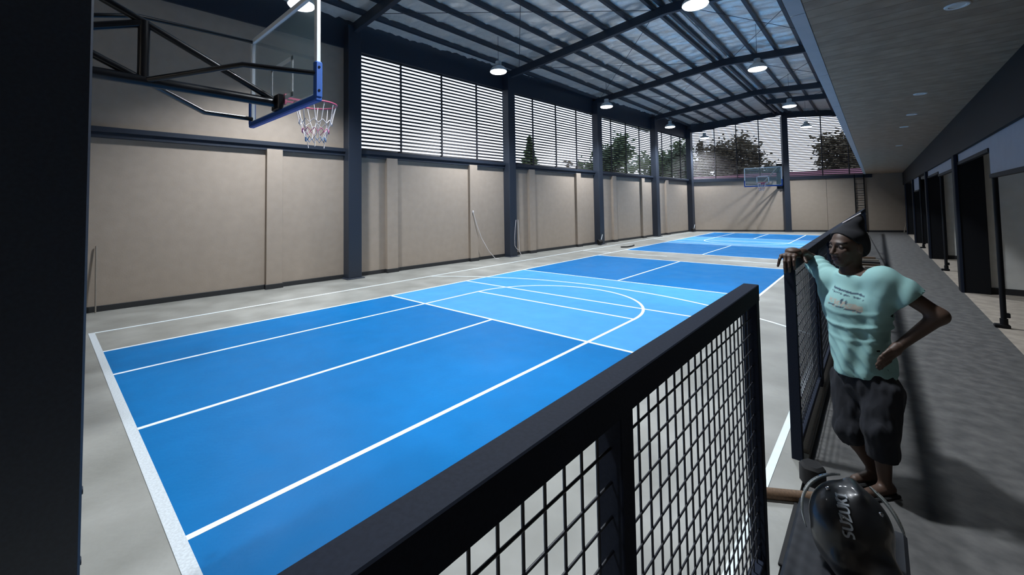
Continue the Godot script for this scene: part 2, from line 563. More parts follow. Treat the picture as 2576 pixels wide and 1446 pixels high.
func build_roof() -> void:
	var r := struct("ceiling", "steel roof of dark rafters and purlins under silver foil lining")
	var RZ := [-5.25, -11.6, -17.9, -24.2]
	for z in RZ:
		var xl: float = WO.x - WK * z + 0.1
		barnode("rafter", Vector3(xl, rafter_y(xl) + 0.135, z), Vector3(0.56, rafter_y(0.55) + 0.135, z), 0.14, 0.27, M.steel, r, 0.008)
		barnode("rafter", Vector3(0.54, rafter_y(0.55) + 0.135, z), Vector3(4.7, rafter_y(4.7) + 0.135, z), 0.14, 0.27, M.steel, r, 0.008)
	barnode("rafter", Vector3(0.5, rafter_y(0.55) + 0.135, -27.0), Vector3(4.7, rafter_y(4.7) + 0.135, -27.0), 0.14, 0.27, M.steel, r, 0.008)
	for x in [-5.26, -4.48, -3.7, -2.92, -2.14, -1.36, -0.58, 0.2, 0.45, 0.85, 1.6, 2.34, 3.1, 3.85, 4.55]:
		var y := rafter_y(x) + 0.27 + 0.065
		barnode("purlin", Vector3(x, y, 6.2), Vector3(x, y, z_end(x) - 0.1), 0.092, 0.13, M.steel, r)
	# ridge flashing
	barnode("ridge_flashing", Vector3(0.62, rafter_y(0.55) + 0.36, 3.5), Vector3(0.62, rafter_y(0.55) + 0.36, -32.0), 0.1, 0.02, M.reflector, r)
	# foil lining: laid over the purlins, sagging and wrinkled between them
	var fn := FastNoiseLite.new()
	fn.seed = 12; fn.frequency = 0.55; fn.fractal_octaves = 3
	var nx := 104
	var nz := 360
	var b := MB.new()
	var P := []
	for i in nx + 1:
		var row := PackedVector3Array()
		var x: float = lerpf(-7.2, 4.8, float(i) / nx)
		for j in nz + 1:
			var z := lerpf(6.2, z_end(x) - 0.35, float(j) / nz)
			var y := rafter_y(x) + 0.425
			y += 0.05 * fn.get_noise_2d(x * 1.2, z * 5.0) + 0.034 * fn.get_noise_2d(x * 3.0 + 50.0, z * 12.0)
			y -= 0.035 * maxf(0.0, cos(z * TAU / 1.2)) ** 12
			row.append(Vector3(x, y, z))
		P.append(row)
	var NN := []
	for i in nx + 1:
		var row := PackedVector3Array()
		for j in nz + 1:
			var dx: Vector3 = P[mini(i + 1, nx)][j] - P[maxi(i - 1, 0)][j]
			var dz: Vector3 = P[i][mini(j + 1, nz)] - P[i][maxi(j - 1, 0)]
			var nr := dx.cross(dz).normalized()
			if nr.y > 0.0: nr = -nr
			row.append(nr)
		NN.append(row)
	for i in nx:
		for j in nz:
			b.tri3(P[i][j], P[i + 1][j], P[i + 1][j + 1], NN[i][j], NN[i + 1][j], NN[i + 1][j + 1])
			b.tri3(P[i][j], P[i + 1][j + 1], P[i][j + 1], NN[i][j], NN[i + 1][j + 1], NN[i][j + 1])
	part("foil_lining", b, M.foil, r)
	b = MB.new()
	for q in [[-7.2, 0.55], [0.55, 4.8]]:
		var x0: float = q[0]
		var x1: float = q[1]
		var y0 := rafter_y(x0) + 0.5
		var y1 := rafter_y(x1 - 0.001) + 0.5
		var c4 := [Vector3(x0, y0, 6.2), Vector3(x1, y1, 6.2), Vector3(x1, y1, z_end(x1) - 0.35), Vector3(x0, y0, z_end(x0) - 0.35)]
		b.prism(c4, Vector3(0, 0.1, 0))
	part("roof_sheet", b, M.reflector, r)
	# sag rods and cross bracing
	for k in 4:
		var z0: float = RZ[k]
		var z1: float = RZ[k + 1] if k < 3 else -29.6
		for q in [[-5.0, 0.3, z0, z1], [-5.0, 0.3, z1, z0], [0.8, 4.4, z0, z1], [0.8, 4.4, z1, z0]]:
			b = MB.new()
			b.tube([Vector3(q[0], rafter_y(q[0]) + 0.22, q[2]), Vector3(q[1], rafter_y(q[1]) + 0.22, q[3])], 0.008, 6)
			part("brace_rod", b, M.rod, r)
	# upper wall over the walkway roof
	var uw := struct("wall_upper", "taupe wall between the walkway roof and the main roof")
	slab("wall_body", 4.72, 4.86, 6.2, -38.0, 3.72, 8.0, M.wall, uw)

func build_walkway() -> void:
	var c := struct("ceiling_walkway", "low brown plank ceiling over the walkway")
	var z := 3.5
	var i := 0
	while z > -36.5:
		slab("plank", 4.512, 6.2, z, z - 0.195, 3.6, 3.62, M.soffit if i % 3 else M.soffit2, c)
		z -= 0.2
		i += 1
	slab("deck", 4.5, 9.8, 6.2, -38.0, 3.62, 3.75, M.soffit2, c)
	var f := struct("trim_4", "grey edge boards along the inner edge of the walkway ceiling")
	z = 3.4
	while z > -34.0:
		slab("edge_board", 4.395, 4.508, z, maxf(z - 2.43, z_end(4.4)), 3.595, 3.95, M.fascia, f)
		z -= 2.44
	var bm := struct("trim_5", "black beam over the front of the side bays")
	slab("beam", 6.16, 6.30, 6.2, -37.0, 2.86, 3.6, M.black, bm)
	# side bays behind the walkway
	var n := 0
	for zz in [-5.75, -12.45, -19.25, -26.1, -32.6]:
		var w := struct("wall_bay", "pale grey partition wall between two side bays")
		slab("panel", 6.55, 9.6, zz, zz - 0.12, 0.0, 3.62, M.partition, w)
		slab("base_board", 6.55, 9.6, zz + 0.02, zz, 0.0, 0.12, M.base, w)
		var p := thing("pillar", "black square pillar at the front of a side bay", "pillar", Vector3(6.35, 0, zz + 0.02), "black pillars along the side bays")
		var b := MB.new()
		b.box(Vector3(6.35, 1.43, zz + 0.02), Vector3(0.42, 2.86, 0.3), Basis(), 0.01)
		part("shaft", b, M.black, p)
		b = MB.new()
		b.box(Vector3(6.17, 1.43, zz + 0.18), Vector3(0.05, 2.86, 0.03), Basis(), 0.006)
		part("guide_rail", b, M.fence, p)
		n += 1
	var bw := struct("wall_right", "pale grey rear wall of the side bays")
	slab("wall_body", 9.6, 9.75, 6.2, -38.0, -0.1, 3.7, M.partition, bw)
	for q in [[-9.08, -12.3, 2.70], [-5.9, -9.08, 2.30], [-15.95, -19.1, 2.70], [-23.2, -26.0, 2.35], [-12.6, -15.95, 2.62]]:
		var t := struct("trim_6" if n == 5 else "trim_%d" % (n + 1), "blue grey shutter panel under the black beam")
		n += 1
		slab("panel", 6.21, 6.235, q[0], q[1], q[2], 2.87, M.transom, t)
		slab("bottom_rail", 6.195, 6.25, q[0], q[1], q[2] - 0.06, q[2], M.black, t)
	for q in [-9.08, -15.93, -23.2]:
		var p := thing("door_pole", "thin black floor pole in the middle of a side bay front", "pole", Vector3(6.25, 0, q), "black floor poles of the side bays")
		var b := MB.new()
		b.tube([Vector3(6.25, 0.02, q), Vector3(6.25, 2.87, q)], 0.032, 10)
		part("pole", b, M.black, p)
		b = MB.new()
		b.box(Vector3(6.23, 0.03, q), Vector3(0.16, 0.05, 0.09), Basis(), 0.01)
		part("foot_plate", b, M.black, p)
		b = MB.new()
		b.box(Vector3(6.29, 0.19, q), Vector3(0.05, 0.07, 0.05), Basis(), 0.008)
		part("bolt_latch", b, M.black, p)
		b = MB.new()
		b.tube([Vector3(6.25, 0.0, q), Vector3(6.25, 0.14, q)], 0.043, 10)
		part("socket", b, M.black, p)
	for q in [[2408, 14], [2315, 236], [2294, 288], [2275, 319], [2262, 366]]:
		var at := px(q[0], q[1], 1, 3.595)
		var d := thing("downlight", "small round unlit downlight recessed in the brown plank ceiling", "downlight", at, "downlights in the walkway ceiling")
		var b := MB.new()
		b.lathe([Vector2(0.052, 0.004), Vector2(0.056, -0.006), Vector2(0.075, -0.008), Vector2(0.082, 0.0), Vector2(0.082, 0.004)], at, 20)
		part("trim_ring", b, M.white, d)
		b = MB.new()
		b.lathe([Vector2(0.0, 0.002), Vector2(0.053, 0.002)], at, 20)
		part("lens", b, M.down, d)

func tree(at: Vector3, height: float, r: Vector3, base_h: float, seed_: int, leaves: int, size: float, m: Material, label: String, cone := false) -> void:
	var t := thing("tree", label, "tree", at, "trees outside the louvres")
	var g := RandomNumberGenerator.new()
	g.seed = seed_
	var b := MB.new()
	b.tube([at + Vector3(0, -0.1, 0), at + Vector3(0.15, height * 0.4, 0.1), at + Vector3(0, height * 0.85, 0)], 0.2, 7, 0.05)
	for k in 5:
		var an := g.randf() * TAU
		var y0 := lerpf(base_h * 0.8, height * 0.7, k / 5.0)
		b.tube([at + Vector3(0.1, y0, 0), at + Vector3(cos(an) * r.x * 0.6, y0 + r.y * 0.4, sin(an) * r.z * 0.6)], 0.07, 5, 0.02)
	part("trunk", b, M.bark, t)
	b = MB.new()
	var ce := at + Vector3(0, (height + base_h) / 2, 0)
	var hy := (height - base_h) / 2
	var blobs := []
	for k in 14:
		var d := Vector3(g.randfn(), g.randfn(), g.randfn()).normalized() * pow(g.randf(), 0.4)
		blobs.append(d * 0.72)
	for k in leaves:
		var q: Vector3
		if cone:
			var yy := g.randf()
			var an := g.randf() * TAU
			var rr := (1.0 - yy) * sqrt(g.randf())
			q = Vector3(cos(an) * rr * r.x, (yy * 2.0 - 1.0) * hy, sin(an) * rr * r.z)
		else:
			var o: Vector3 = blobs[g.randi() % 14] + Vector3(g.randfn(), g.randfn(), g.randfn()) * 0.17
			q = Vector3(o.x * r.x, o.y * hy, o.z * r.z)
		var a := Vector3(g.randfn(), g.randfn() * 0.5, g.randfn()).normalized()
		var c2 := a.cross(Vector3(g.randfn(), g.randfn(), g.randfn())).normalized()
		var l := size * g.randf_range(0.6, 1.2)
		var p := ce + q
		b.flat(p - a * l, p + c2 * l * 0.4, p + a * l, p - c2 * l * 0.4)
	part("crown", b, m, t)

func build_outside() -> void:
	var gr := struct("ground_outside", "grassy ground outside the hall")
	slab("ground", -90, 60, 40, -120, -0.5, -0.21, M.ground, gr)
	tree(px(1333, 400, 0, -14.0) * Vector3(1, 0, 1), 7.1, Vector3(1.9, 1, 1.7), 0.6, 3, 1500, 0.28, M.leaf, "narrow cone shaped tree outside the side louvres", true)
	tree(px(1432, 420, 0, -15.0) * Vector3(1, 0, 1), 5.9, Vector3(1.2, 1, 1.2), 3.0, 5, 160, 0.3, M.leaf2, "small sparse shrub top outside the side louvres")
	tree(px(1487, 410, 0, -16.0) * Vector3(1, 0, 1), 7.6, Vector3(1.6, 1, 1.6), 2.0, 6, 800, 0.32, M.leaf, "middling leafy tree beyond the second louvre bay")
	tree(px(1545, 380, 0, -20.0) * Vector3(1, 0, 1), px(1545, 330, 0, -20.0).y, Vector3(2.8, 1, 2.8), 3.2, 7, 2000, 0.42, M.leaf, "tall leafy tree behind the banana plants outside the side louvres")
	tree(px(1640, 380, 0, -20.0) * Vector3(1, 0, 1), 10.6, Vector3(3.2, 1, 3.2), 2.5, 9, 1500, 0.46, M.leaf, "spreading leafy tree beyond the third louvre bay")
	tree(px(1705, 380, 0, -15.0) * Vector3(1, 0, 1), 11.4, Vector3(3.2, 1, 3.2), 3.0, 10, 2600, 0.42, M.leaf, "dense dark tree filling the last side louvre bay")
	# banana plants
	for q in [[1590, 2.2, -12.5], [1622, 2.6, -9.8]]:
		var at := px(q[0], 430, 0, q[2]) * Vector3(1, 0, 1)
		var t := thing("banana_plant", "banana plant with long arching leaves outside the side louvres", "plant", at, "banana plants outside the louvres")
		var b := MB.new()
		b.tube([at + Vector3(0, -0.2, 0), at + Vector3(0, 5.2, 0)], 0.16, 8, 0.1)
		part("stem", b, M.leaf, t)
		for k in 7:
			var an = TAU * k / 7.0 + q[1]
			var d := Vector3(cos(an), 0, sin(an))
			var side := Vector3(-d.z, 0, d.x)
			b = MB.new()
			var prev := Vector3(); var pw := 0.0
			for j in 9:
				var u := j / 8.0
				var p := at + Vector3(0, 5.0, 0) + d * (2.2 * u) + Vector3(0, 3.0 * u - 2.6 * u * u + 0.4 * sin(k * 2.0), 0)
				var wd := 0.34 * sin(PI * clampf(u * 0.95 + 0.04, 0, 1))
				if j > 0:
					b.flat(prev - side * pw, p - side * wd, p + Vector3(0, -0.06, 0), prev + Vector3(0, -0.06, 0))
					b.flat(prev + side * pw, p + side * wd, p + Vector3(0, -0.06, 0), prev + Vector3(0, -0.06, 0))
				prev = p; pw = wd
			part("leaf", b, M.leaf, t)
	tree(px(1862, 400, 2, -48.0) * Vector3(1, 0, 1), px(1862, 312, 2, -48.0).y, Vector3(2.70, 1, 2.43), 3.4, 21, 3600, 0.27, M.leaf2, "large brown green tree behind the far backboard")
	tree(px(1800, 400, 2, -55.0) * Vector3(1, 0, 1), px(1800, 350, 2, -55.0).y, Vector3(2.30, 1, 2.07), 3.0, 22, 1900, 0.27, M.leaf2, "rounded tree beside the large tree beyond the far louvres")
	tree(px(1908, 400, 2, -60.0) * Vector3(1, 0, 1), px(1908, 402, 2, -60.0).y, Vector3(3.60, 1, 3.24), 3.0, 27, 2200, 0.27, M.leaf2, "low spreading tree behind the far backboard")
	tree(px(1763, 400, 2, -51.0) * Vector3(1, 0, 1), px(1763, 348, 2, -51.0).y, Vector3(1.35, 1, 1.1), 3.0, 23, 1500, 0.27, M.leaf2, "slim tree in the corner bay beyond the far louvres")
	tree(px(2128, 400, 2, -48.0) * Vector3(1, 0, 1), px(2128, 308, 2, -48.0).y, Vector3(2.60, 1, 2.34), 3.3, 24, 3600, 0.27, M.leaf2, "large brown tree beyond the right far louvre window")
	tree(px(2190, 400, 2, -56.0) * Vector3(1, 0, 1), px(2190, 325, 2, -56.0).y, Vector3(2.40, 1, 2.16), 3.0, 25, 1800, 0.27, M.leaf2, "tree partly behind the walkway ceiling beyond the far louvres")
	# low house beyond the far wall, only its red roof shows over the sill
	var h := thing("house", "low pale house with a red roof beyond the far louvres", "house", Vector3(-1.5, 0, -41.0))
	var b := MB.new()
	b.box(Vector3(-1.5, 1.65, -41.0), Vector3(12.4, 3.7, 3.4))
	part("wall", b, M.house, h)
	b = MB.new()
	b.prism([Vector3(-7.9, 3.45, -38.9), Vector3(-7.9, 3.62, -38.9), Vector3(-7.9, 4.42, -41.0), Vector3(-7.9, 3.62, -43.1), Vector3(-7.9, 3.45, -43.1)], Vector3(12.9, 0, 0))
	part("roof", b, M.roof_red, h)

func build_columns() -> void:
	for i in 5:
		var s: float = (COLS + [29.62])[i]
		var at := wl(s, 0, 0.17)
		var c := thing("steel_column", "dark navy steel column standing against the taupe side wall", "column", at, "steel columns along the side wall")
		var b := MB.new()
		wall_box(b, s - 0.19, s + 0.19, 0.0, 7.05, 0.0, 0.33, 0.01)
		part("shaft", b, M.steel, c)
		b = MB.new()
		wall_box(b, s - 0.25, s + 0.25, 0.0, 0.025, 0.0, 0.40, 0.004)
		part("base_plate", b, M.steel, c)
	var e := thing("steel_column", "dark navy steel column in the middle of the far wall", "column", en(5.69, 0, 0.15))
	var b2 := MB.new()
	end_box(b2, 5.53, 5.86, 0.0, 7.55, 0.0, 0.3, 0.01)
	part("shaft", b2, M.steel, e)
	b2 = MB.new()
	end_box(b2, 5.47, 5.92, 0.0, 0.025, 0.0, 0.36, 0.004)
	part("base_plate", b2, M.steel, e)
	# the big column close to the viewer at the near baseline
	var n := thing("steel_column", "wide dark navy steel column beside the near baseline", "column", Vector3(2.32, 0, 0.72))
	b2 = MB.new()
	b2.box(Vector3(2.32, 3.55, 0.71), Vector3(0.36, 7.1, 0.46), Basis(), 0.008)
	part("shaft", b2, M.steel, n)
	b2 = MB.new()
	b2.box(Vector3(2.32, 0.0125, 0.71), Vector3(0.46, 0.025, 0.56), Basis(), 0.004)
	part("base_plate", b2, M.steel, n)
	for q in [0.3, 0.62]:
		b2 = MB.new()
		b2.tube([Vector3(2.1, q, 0.485), Vector3(2.1, q, 0.455)], 0.018, 6)
		part("bolt", b2, M.steel, n)

func build_lamps() -> void:
	for i in LAMPS.size():
		var at := Vector3(LAMPS[i][0], 6.3, LAMPS[i][1])
		var row := "side wall" if at.x < 0.0 else "walkway"
		var t := thing("high_bay_lamp", "lit round high bay lamp hanging in the row nearer the %s" % row, "lamp", at, "high bay lamps nearer the %s" % row)
		var b := MB.new()
		b.lathe([Vector2(0.0, 0.02), Vector2(0.235, 0.02), Vector2(0.26, 0.012), Vector2(0.265, -0.008), Vector2(0.25, -0.03), Vector2(0.18, -0.048), Vector2(0.0, -0.055)], at, 28)
		part("diffuser", b, M.lamp, t)
		b = MB.new()
		b.lathe([Vector2(0.275, 0.0), Vector2(0.268, 0.05), Vector2(0.20, 0.14), Vector2(0.10, 0.19), Vector2(0.10, 0.17), Vector2(0.19, 0.125), Vector2(0.255, 0.045), Vector2(0.262, 0.0)], at, 28)
		part("reflector", b, M.reflector, t)
		b = MB.new()
		b.lathe([Vector2(0.0, 0.34), Vector2(0.085, 0.34), Vector2(0.1, 0.32), Vector2(0.1, 0.18), Vector2(0.0, 0.18)], at, 20)
		part("driver_housing", b, M.reflector, t)
		b = MB.new()
		b.tube([at + Vector3(0, 0.33, 0), Vector3(at.x, rafter_y(at.x) + 0.415, at.z)], 0.006, 6)
		part("cable", b, M.rod, t)
		var l := SpotLight3D.new()
		l.name = "lamp_light"
		t.add_child(l)
		l.position = Vector3(0, -0.075, 0)
		l.rotation = Vector3(-PI / 2, 0, 0)
		l.spot_angle = 62.0; l.spot_angle_attenuation = 0.85; l.spot_range = 40.0; l.spot_attenuation = 2.0
		l.light_energy = LAMP_E; l.light_color = Color(0.95, 0.975, 1.0); l.light_size = 0.22
		l.shadow_enabled = true

func hoop(at: Vector3, dir: float, label: String, support: bool) -> Node3D:
	# at: middle of the board's lower edge; dir: +1 when the court lies towards +z of the board
	var h := thing("basketball_hoop", label, "hoop", at)
	var W := 0.93
	var H := 1.06
	var b := MB.new()
	b.box(at + Vector3(0, H / 2, 0), Vector3(2 * W, H, 0.012))
	part("glass_board", b, M.board, h)
	# white frame
	for q in [[-W, 0.0, -W, H], [W, 0.0, W, H], [-W, H, W, H], [-W, 0.0, W, 0.0]]:
		b = MB.new()
		b.bar(at + Vector3(q[0], q[1], 0), at + Vector3(q[2], q[3], 0), 0.055, 0.04, 0.004, Vector3(0, 0, 1))
		part("frame_bar", b, M.white, h)
	# inner target: a painted frame on the court face of the glass
	for q in [[-0.295, 0.12, -0.295, 0.57], [0.295, 0.12, 0.295, 0.57], [-0.32, 0.545, 0.32, 0.545], [-0.32, 0.145, 0.32, 0.145]]:
		b = MB.new()
		b.bar(at + Vector3(q[0], q[1], dir * 0.008), at + Vector3(q[2], q[3], dir * 0.008), 0.05, 0.004, 0.0, Vector3(0, 0, 1))
		part("target_line", b, M.white, h)
	# padding along the lower edge and corners
	b = MB.new()
	b.box(at + Vector3(0, -0.02, 0), Vector3(2 * W + 0.07, 0.07, 0.07), Basis(), 0.012)
	part("bottom_padding", b, M.pad, h)
	for s in [-1.0, 1.0]:
		b = MB.new()
		b.box(at + Vector3(s * (W + 0.012), 0.16, 0), Vector3(0.06, 0.36, 0.072), Basis(), 0.012)
		var p := part("corner_padding", b, M.pad, h)
		for y in [0.05, 0.28]:
			b = MB.new()
			b.tube([at + Vector3(s * (W + 0.04), y, 0), at + Vector3(s * (W + 0.045), y, 0)], 0.013, 8)
			part("rivet", b, M.paint_black, p)
	# rim
	var rc := at + Vector3(0, 0.15, dir * 0.40)
	b = MB.new()
	var ring := []
	for k in 37: ring.append(rc + Vector3(cos(TAU * k / 36) * 0.235, 0, sin(TAU * k / 36) * 0.235))
	b.tube(ring, 0.010, 8, -1.0, false)
	b.bar(rc + Vector3(-0.08, 0, -dir * 0.20), at + Vector3(-0.08, 0.15, dir * 0.02), 0.02, 0.02)
	b.bar(rc + Vector3(0.08, 0, -dir * 0.20), at + Vector3(0.08, 0.15, dir * 0.02), 0.02, 0.02)
	b.box(at + Vector3(0, 0.13, dir * 0.015), Vector3(0.22, 0.12, 0.02), Basis(), 0.003)
	part("rim", b, M.rim, h)
	# net of knotted cords
	var g := RandomNumberGenerator.new()
	g.seed = 41
	var lev := [0.0, -0.20, -0.30, -0.40, -0.52]
	var rad := [0.232, 0.185, 0.15, 0.115, 0.10]
	for k in 12:
		b = MB.new()
		var a0 := TAU * k / 12.0
		var sg := 1.0 if k % 2 == 0 else -1.0
		var pts := []
		for j in 4:
			var an := a0 + sg * (PI / 12.0) * (0.35 if j == 1 else (0.9 if j == 2 else (0.2 if j == 3 else 0.0)))
			pts.append(rc + Vector3(cos(an) * rad[j], lev[j] + g.randf_range(-0.02, 0.02), sin(an) * rad[j]))
		if k % 4 == 1: pts.append(rc + Vector3(cos(a0) * 0.1, -0.52, sin(a0) * 0.1))
		b.tube(pts, 0.0055, 5)
		part("net_cord", b, M.cord, h)
	for j in [1, 2, 3]:
		b = MB.new()
		var pts := []
		for k in 25:
			var an := TAU * k / 24.0
			pts.append(rc + Vector3(cos(an) * rad[j], lev[j] - 0.045 * absf(sin(an * 6.0)), sin(an) * rad[j]))
		b.tube(pts, 0.005, 5)
		part("net_cord", b, [M.cord, M.cord, M.cord_pink, M.cord_blue][j], h)
	return h

func build_hoops() -> void:
	var at := Vector3(-0.04, 3.03, -1.19)
	var hp := hoop(at, -1.0, "near glass backboard with blue padding, rim and net on black tube arms", true)
	var T := func(h: Node3D, pts: Array, r: float, called: String) -> void:
		var b := MB.new()
		b.tube(pts, r, 12)
		part(called, b, M.paint_black, h)
	var elbow := Vector3(0, 3.12, 0.01)
	T.call(hp, [Vector3(0, 3.12, 2.9), elbow, Vector3(-0.04, 3.12, -1.13)], 0.052, "main_arm")
	T.call(hp, [Vector3(0, 3.02, 1.6), Vector3(0, 3.655, 0.0)], 0.038, "upper_arm")
	T.call(hp, [Vector3(0, 3.12, 0.01), Vector3(0, 3.67, 0.01)], 0.045, "strut")
	T.call(hp, [Vector3(0, 4.05, 0.9), Vector3(0, 3.66, 0.01), Vector3(-0.04, 3.16, -1.10)], 0.034, "diagonal_arm")
	T.call(hp, [Vector3(0, 3.87, 1.6), Vector3(0, 3.12, 0.01)], 0.034, "diagonal_arm")
	# side stays
	T.call(hp, [elbow, Vector3(0.62, 3.27, -0.62), Vector3(0.90, 3.25, -1.17)], 0.026, "side_stay")
	T.call(hp, [elbow, Vector3(-0.75, 3.05, -0.62), Vector3(-0.93, 3.08, -1.17)], 0.026, "side_stay")
	T.call(hp, [px(150, 37, 0, -0.2), px(345, 40, 0, -0.2), px(634, 106, 2, -1.17)], 0.022, "side_stay")
	T.call(hp, [Vector3(0.2, 3.62, 1.4), Vector3(0.2, 4.25, 0.1), Vector3(0.88, 4.10, -1.17)], 0.022, "side_stay")
	var b := MB.new()
	b.box(Vector3(-0.02, 3.12, -1.15), Vector3(0.2, 0.17, 0.06), Basis(), 0.008)
	part("mount_plate", b, M.paint_black, hp)
	b = MB.new()
	b.box(Vector3(0, 2.15, 3.0), Vector3(0.3, 4.3, 0.3), Basis(), 0.01)
	part("support_post", b, M.paint_black, hp)
	# far hoop
	at = Vector3(0.02, 2.92, -28.0)
	hp = hoop(at, 1.0, "far glass backboard with white frame and pink rim by the end wall", false)
	var zw := z_end(0.3) + 0.1
	T.call(hp, [Vector3(0.3, 3.0, zw), Vector3(0.02, 3.0, -28.06)], 0.05, "main_arm")
	T.call(hp, [Vector3(0.3, 4.3, zw), Vector3(0.02, 3.1, -28.1)], 0.035, "diagonal_arm")
	T.call(hp, [Vector3(0.3, 3.9, zw), Vector3(0.9, 3.9, -28.05)], 0.03, "side_stay")
	T.call(hp, [Vector3(0.3, 3.9, zw), Vector3(-0.85, 3.9, -28.05)], 0.03, "side_stay")
	T.call(hp, [Vector3(0.3, 3.0, zw), Vector3(0.9, 3.05, -28.05)], 0.03, "side_stay")
	T.call(hp, [Vector3(0.3, 3.0, zw), Vector3(-0.85, 3.05, -28.05)], 0.03, "side_stay")
	b = MB.new()
	b.box(Vector3(0.3, 3.6, zw), Vector3(0.3, 1.6, 0.1), Basis(), 0.01)
	part("wall_bracket", b, M.paint_black, hp)

func fence_run(label: String, posts: Array, mesh_parts: bool, wires_from := 0) -> void:
	var x := 4.40
	var f := thing("fence", label, "fence", Vector3(x, 0, posts[0]))
	var z0: float = posts[0]
	var z1: float = posts[posts.size() - 1]
	var b := MB.new()
	b.box(Vector3(x, 1.4475, (z0 + z1) / 2), Vector3(0.072, 0.085, absf(z1 - z0) + 0.07), Basis(), 0.003)
	part("top_rail", b, M.fence, f)
	b = MB.new()
	b.box(Vector3(x, 0.10, (z0 + z1) / 2), Vector3(0.05, 0.05, absf(z1 - z0)), Basis(), 0.003)
	part("bottom_rail", b, M.fence, f)
	for z in posts:
		b = MB.new()
		b.box(Vector3(x, 0.72, z), Vector3(0.068, 1.44, 0.068), Basis(), 0.003)
		part("post", b, M.fence, f)
	for i in posts.size() - 1:
		var a: float = posts[i] - 0.034
		var e: float = posts[i + 1] + 0.034
		var all := MB.new()
		var z := a - 0.035
		while z > e + 0.01:
			if mesh_parts: put("wire", wire_mesh(1.29, true), M.wire, f, Vector3(0, 0.765, z - posts[0]))
			else: all.tube([Vector3(x, 0.12, z), Vector3(x, 1.41, z)], 0.0036, 4, -1.0, false)
			z -= 0.0695
		var y := 0.19
		while y < 1.40:
			if mesh_parts: put("wire", wire_mesh(a - e, false), M.wire, f, Vector3(0.005, y, (a + e) / 2 - posts[0]))
			else: all.tube([Vector3(x + 0.005, y, a), Vector3(x + 0.005, y, e)], 0.0036, 4, -1.0, false)
			y += 0.0812
		if not mesh_parts:
			var o := part("wire_mesh", all, M.wire, f)
			o.set_meta("kind", "stuff")
func wire_mesh(l: float, up: bool) -> ArrayMesh:
	var key := "wire%s%s" % [snappedf(l, 0.001), up]
	if not cache.has(key):
		var b := MB.new()
		var d := Vector3(0, l / 2, 0) if up else Vector3(0, 0, l / 2)
		b.tube([-d, d], 0.0036, 6)
		cache[key] = b.mesh()
	return cache[key]

func build_fence() -> void:
	fence_run("black steel mesh fence with flat top rail beside the gate gap and near baseline", [1.18, -0.37, -1.9], true)
	var far := [-3.25, -4.83]
	fence_run("black mesh fence panel that the person leans on", far, true)
	var rest := [-4.92]
	while rest[rest.size() - 1] > -30.5: rest.append(rest[rest.size() - 1] - 1.56)
	fence_run("long black mesh fence running behind the person to the far wall", rest, false)

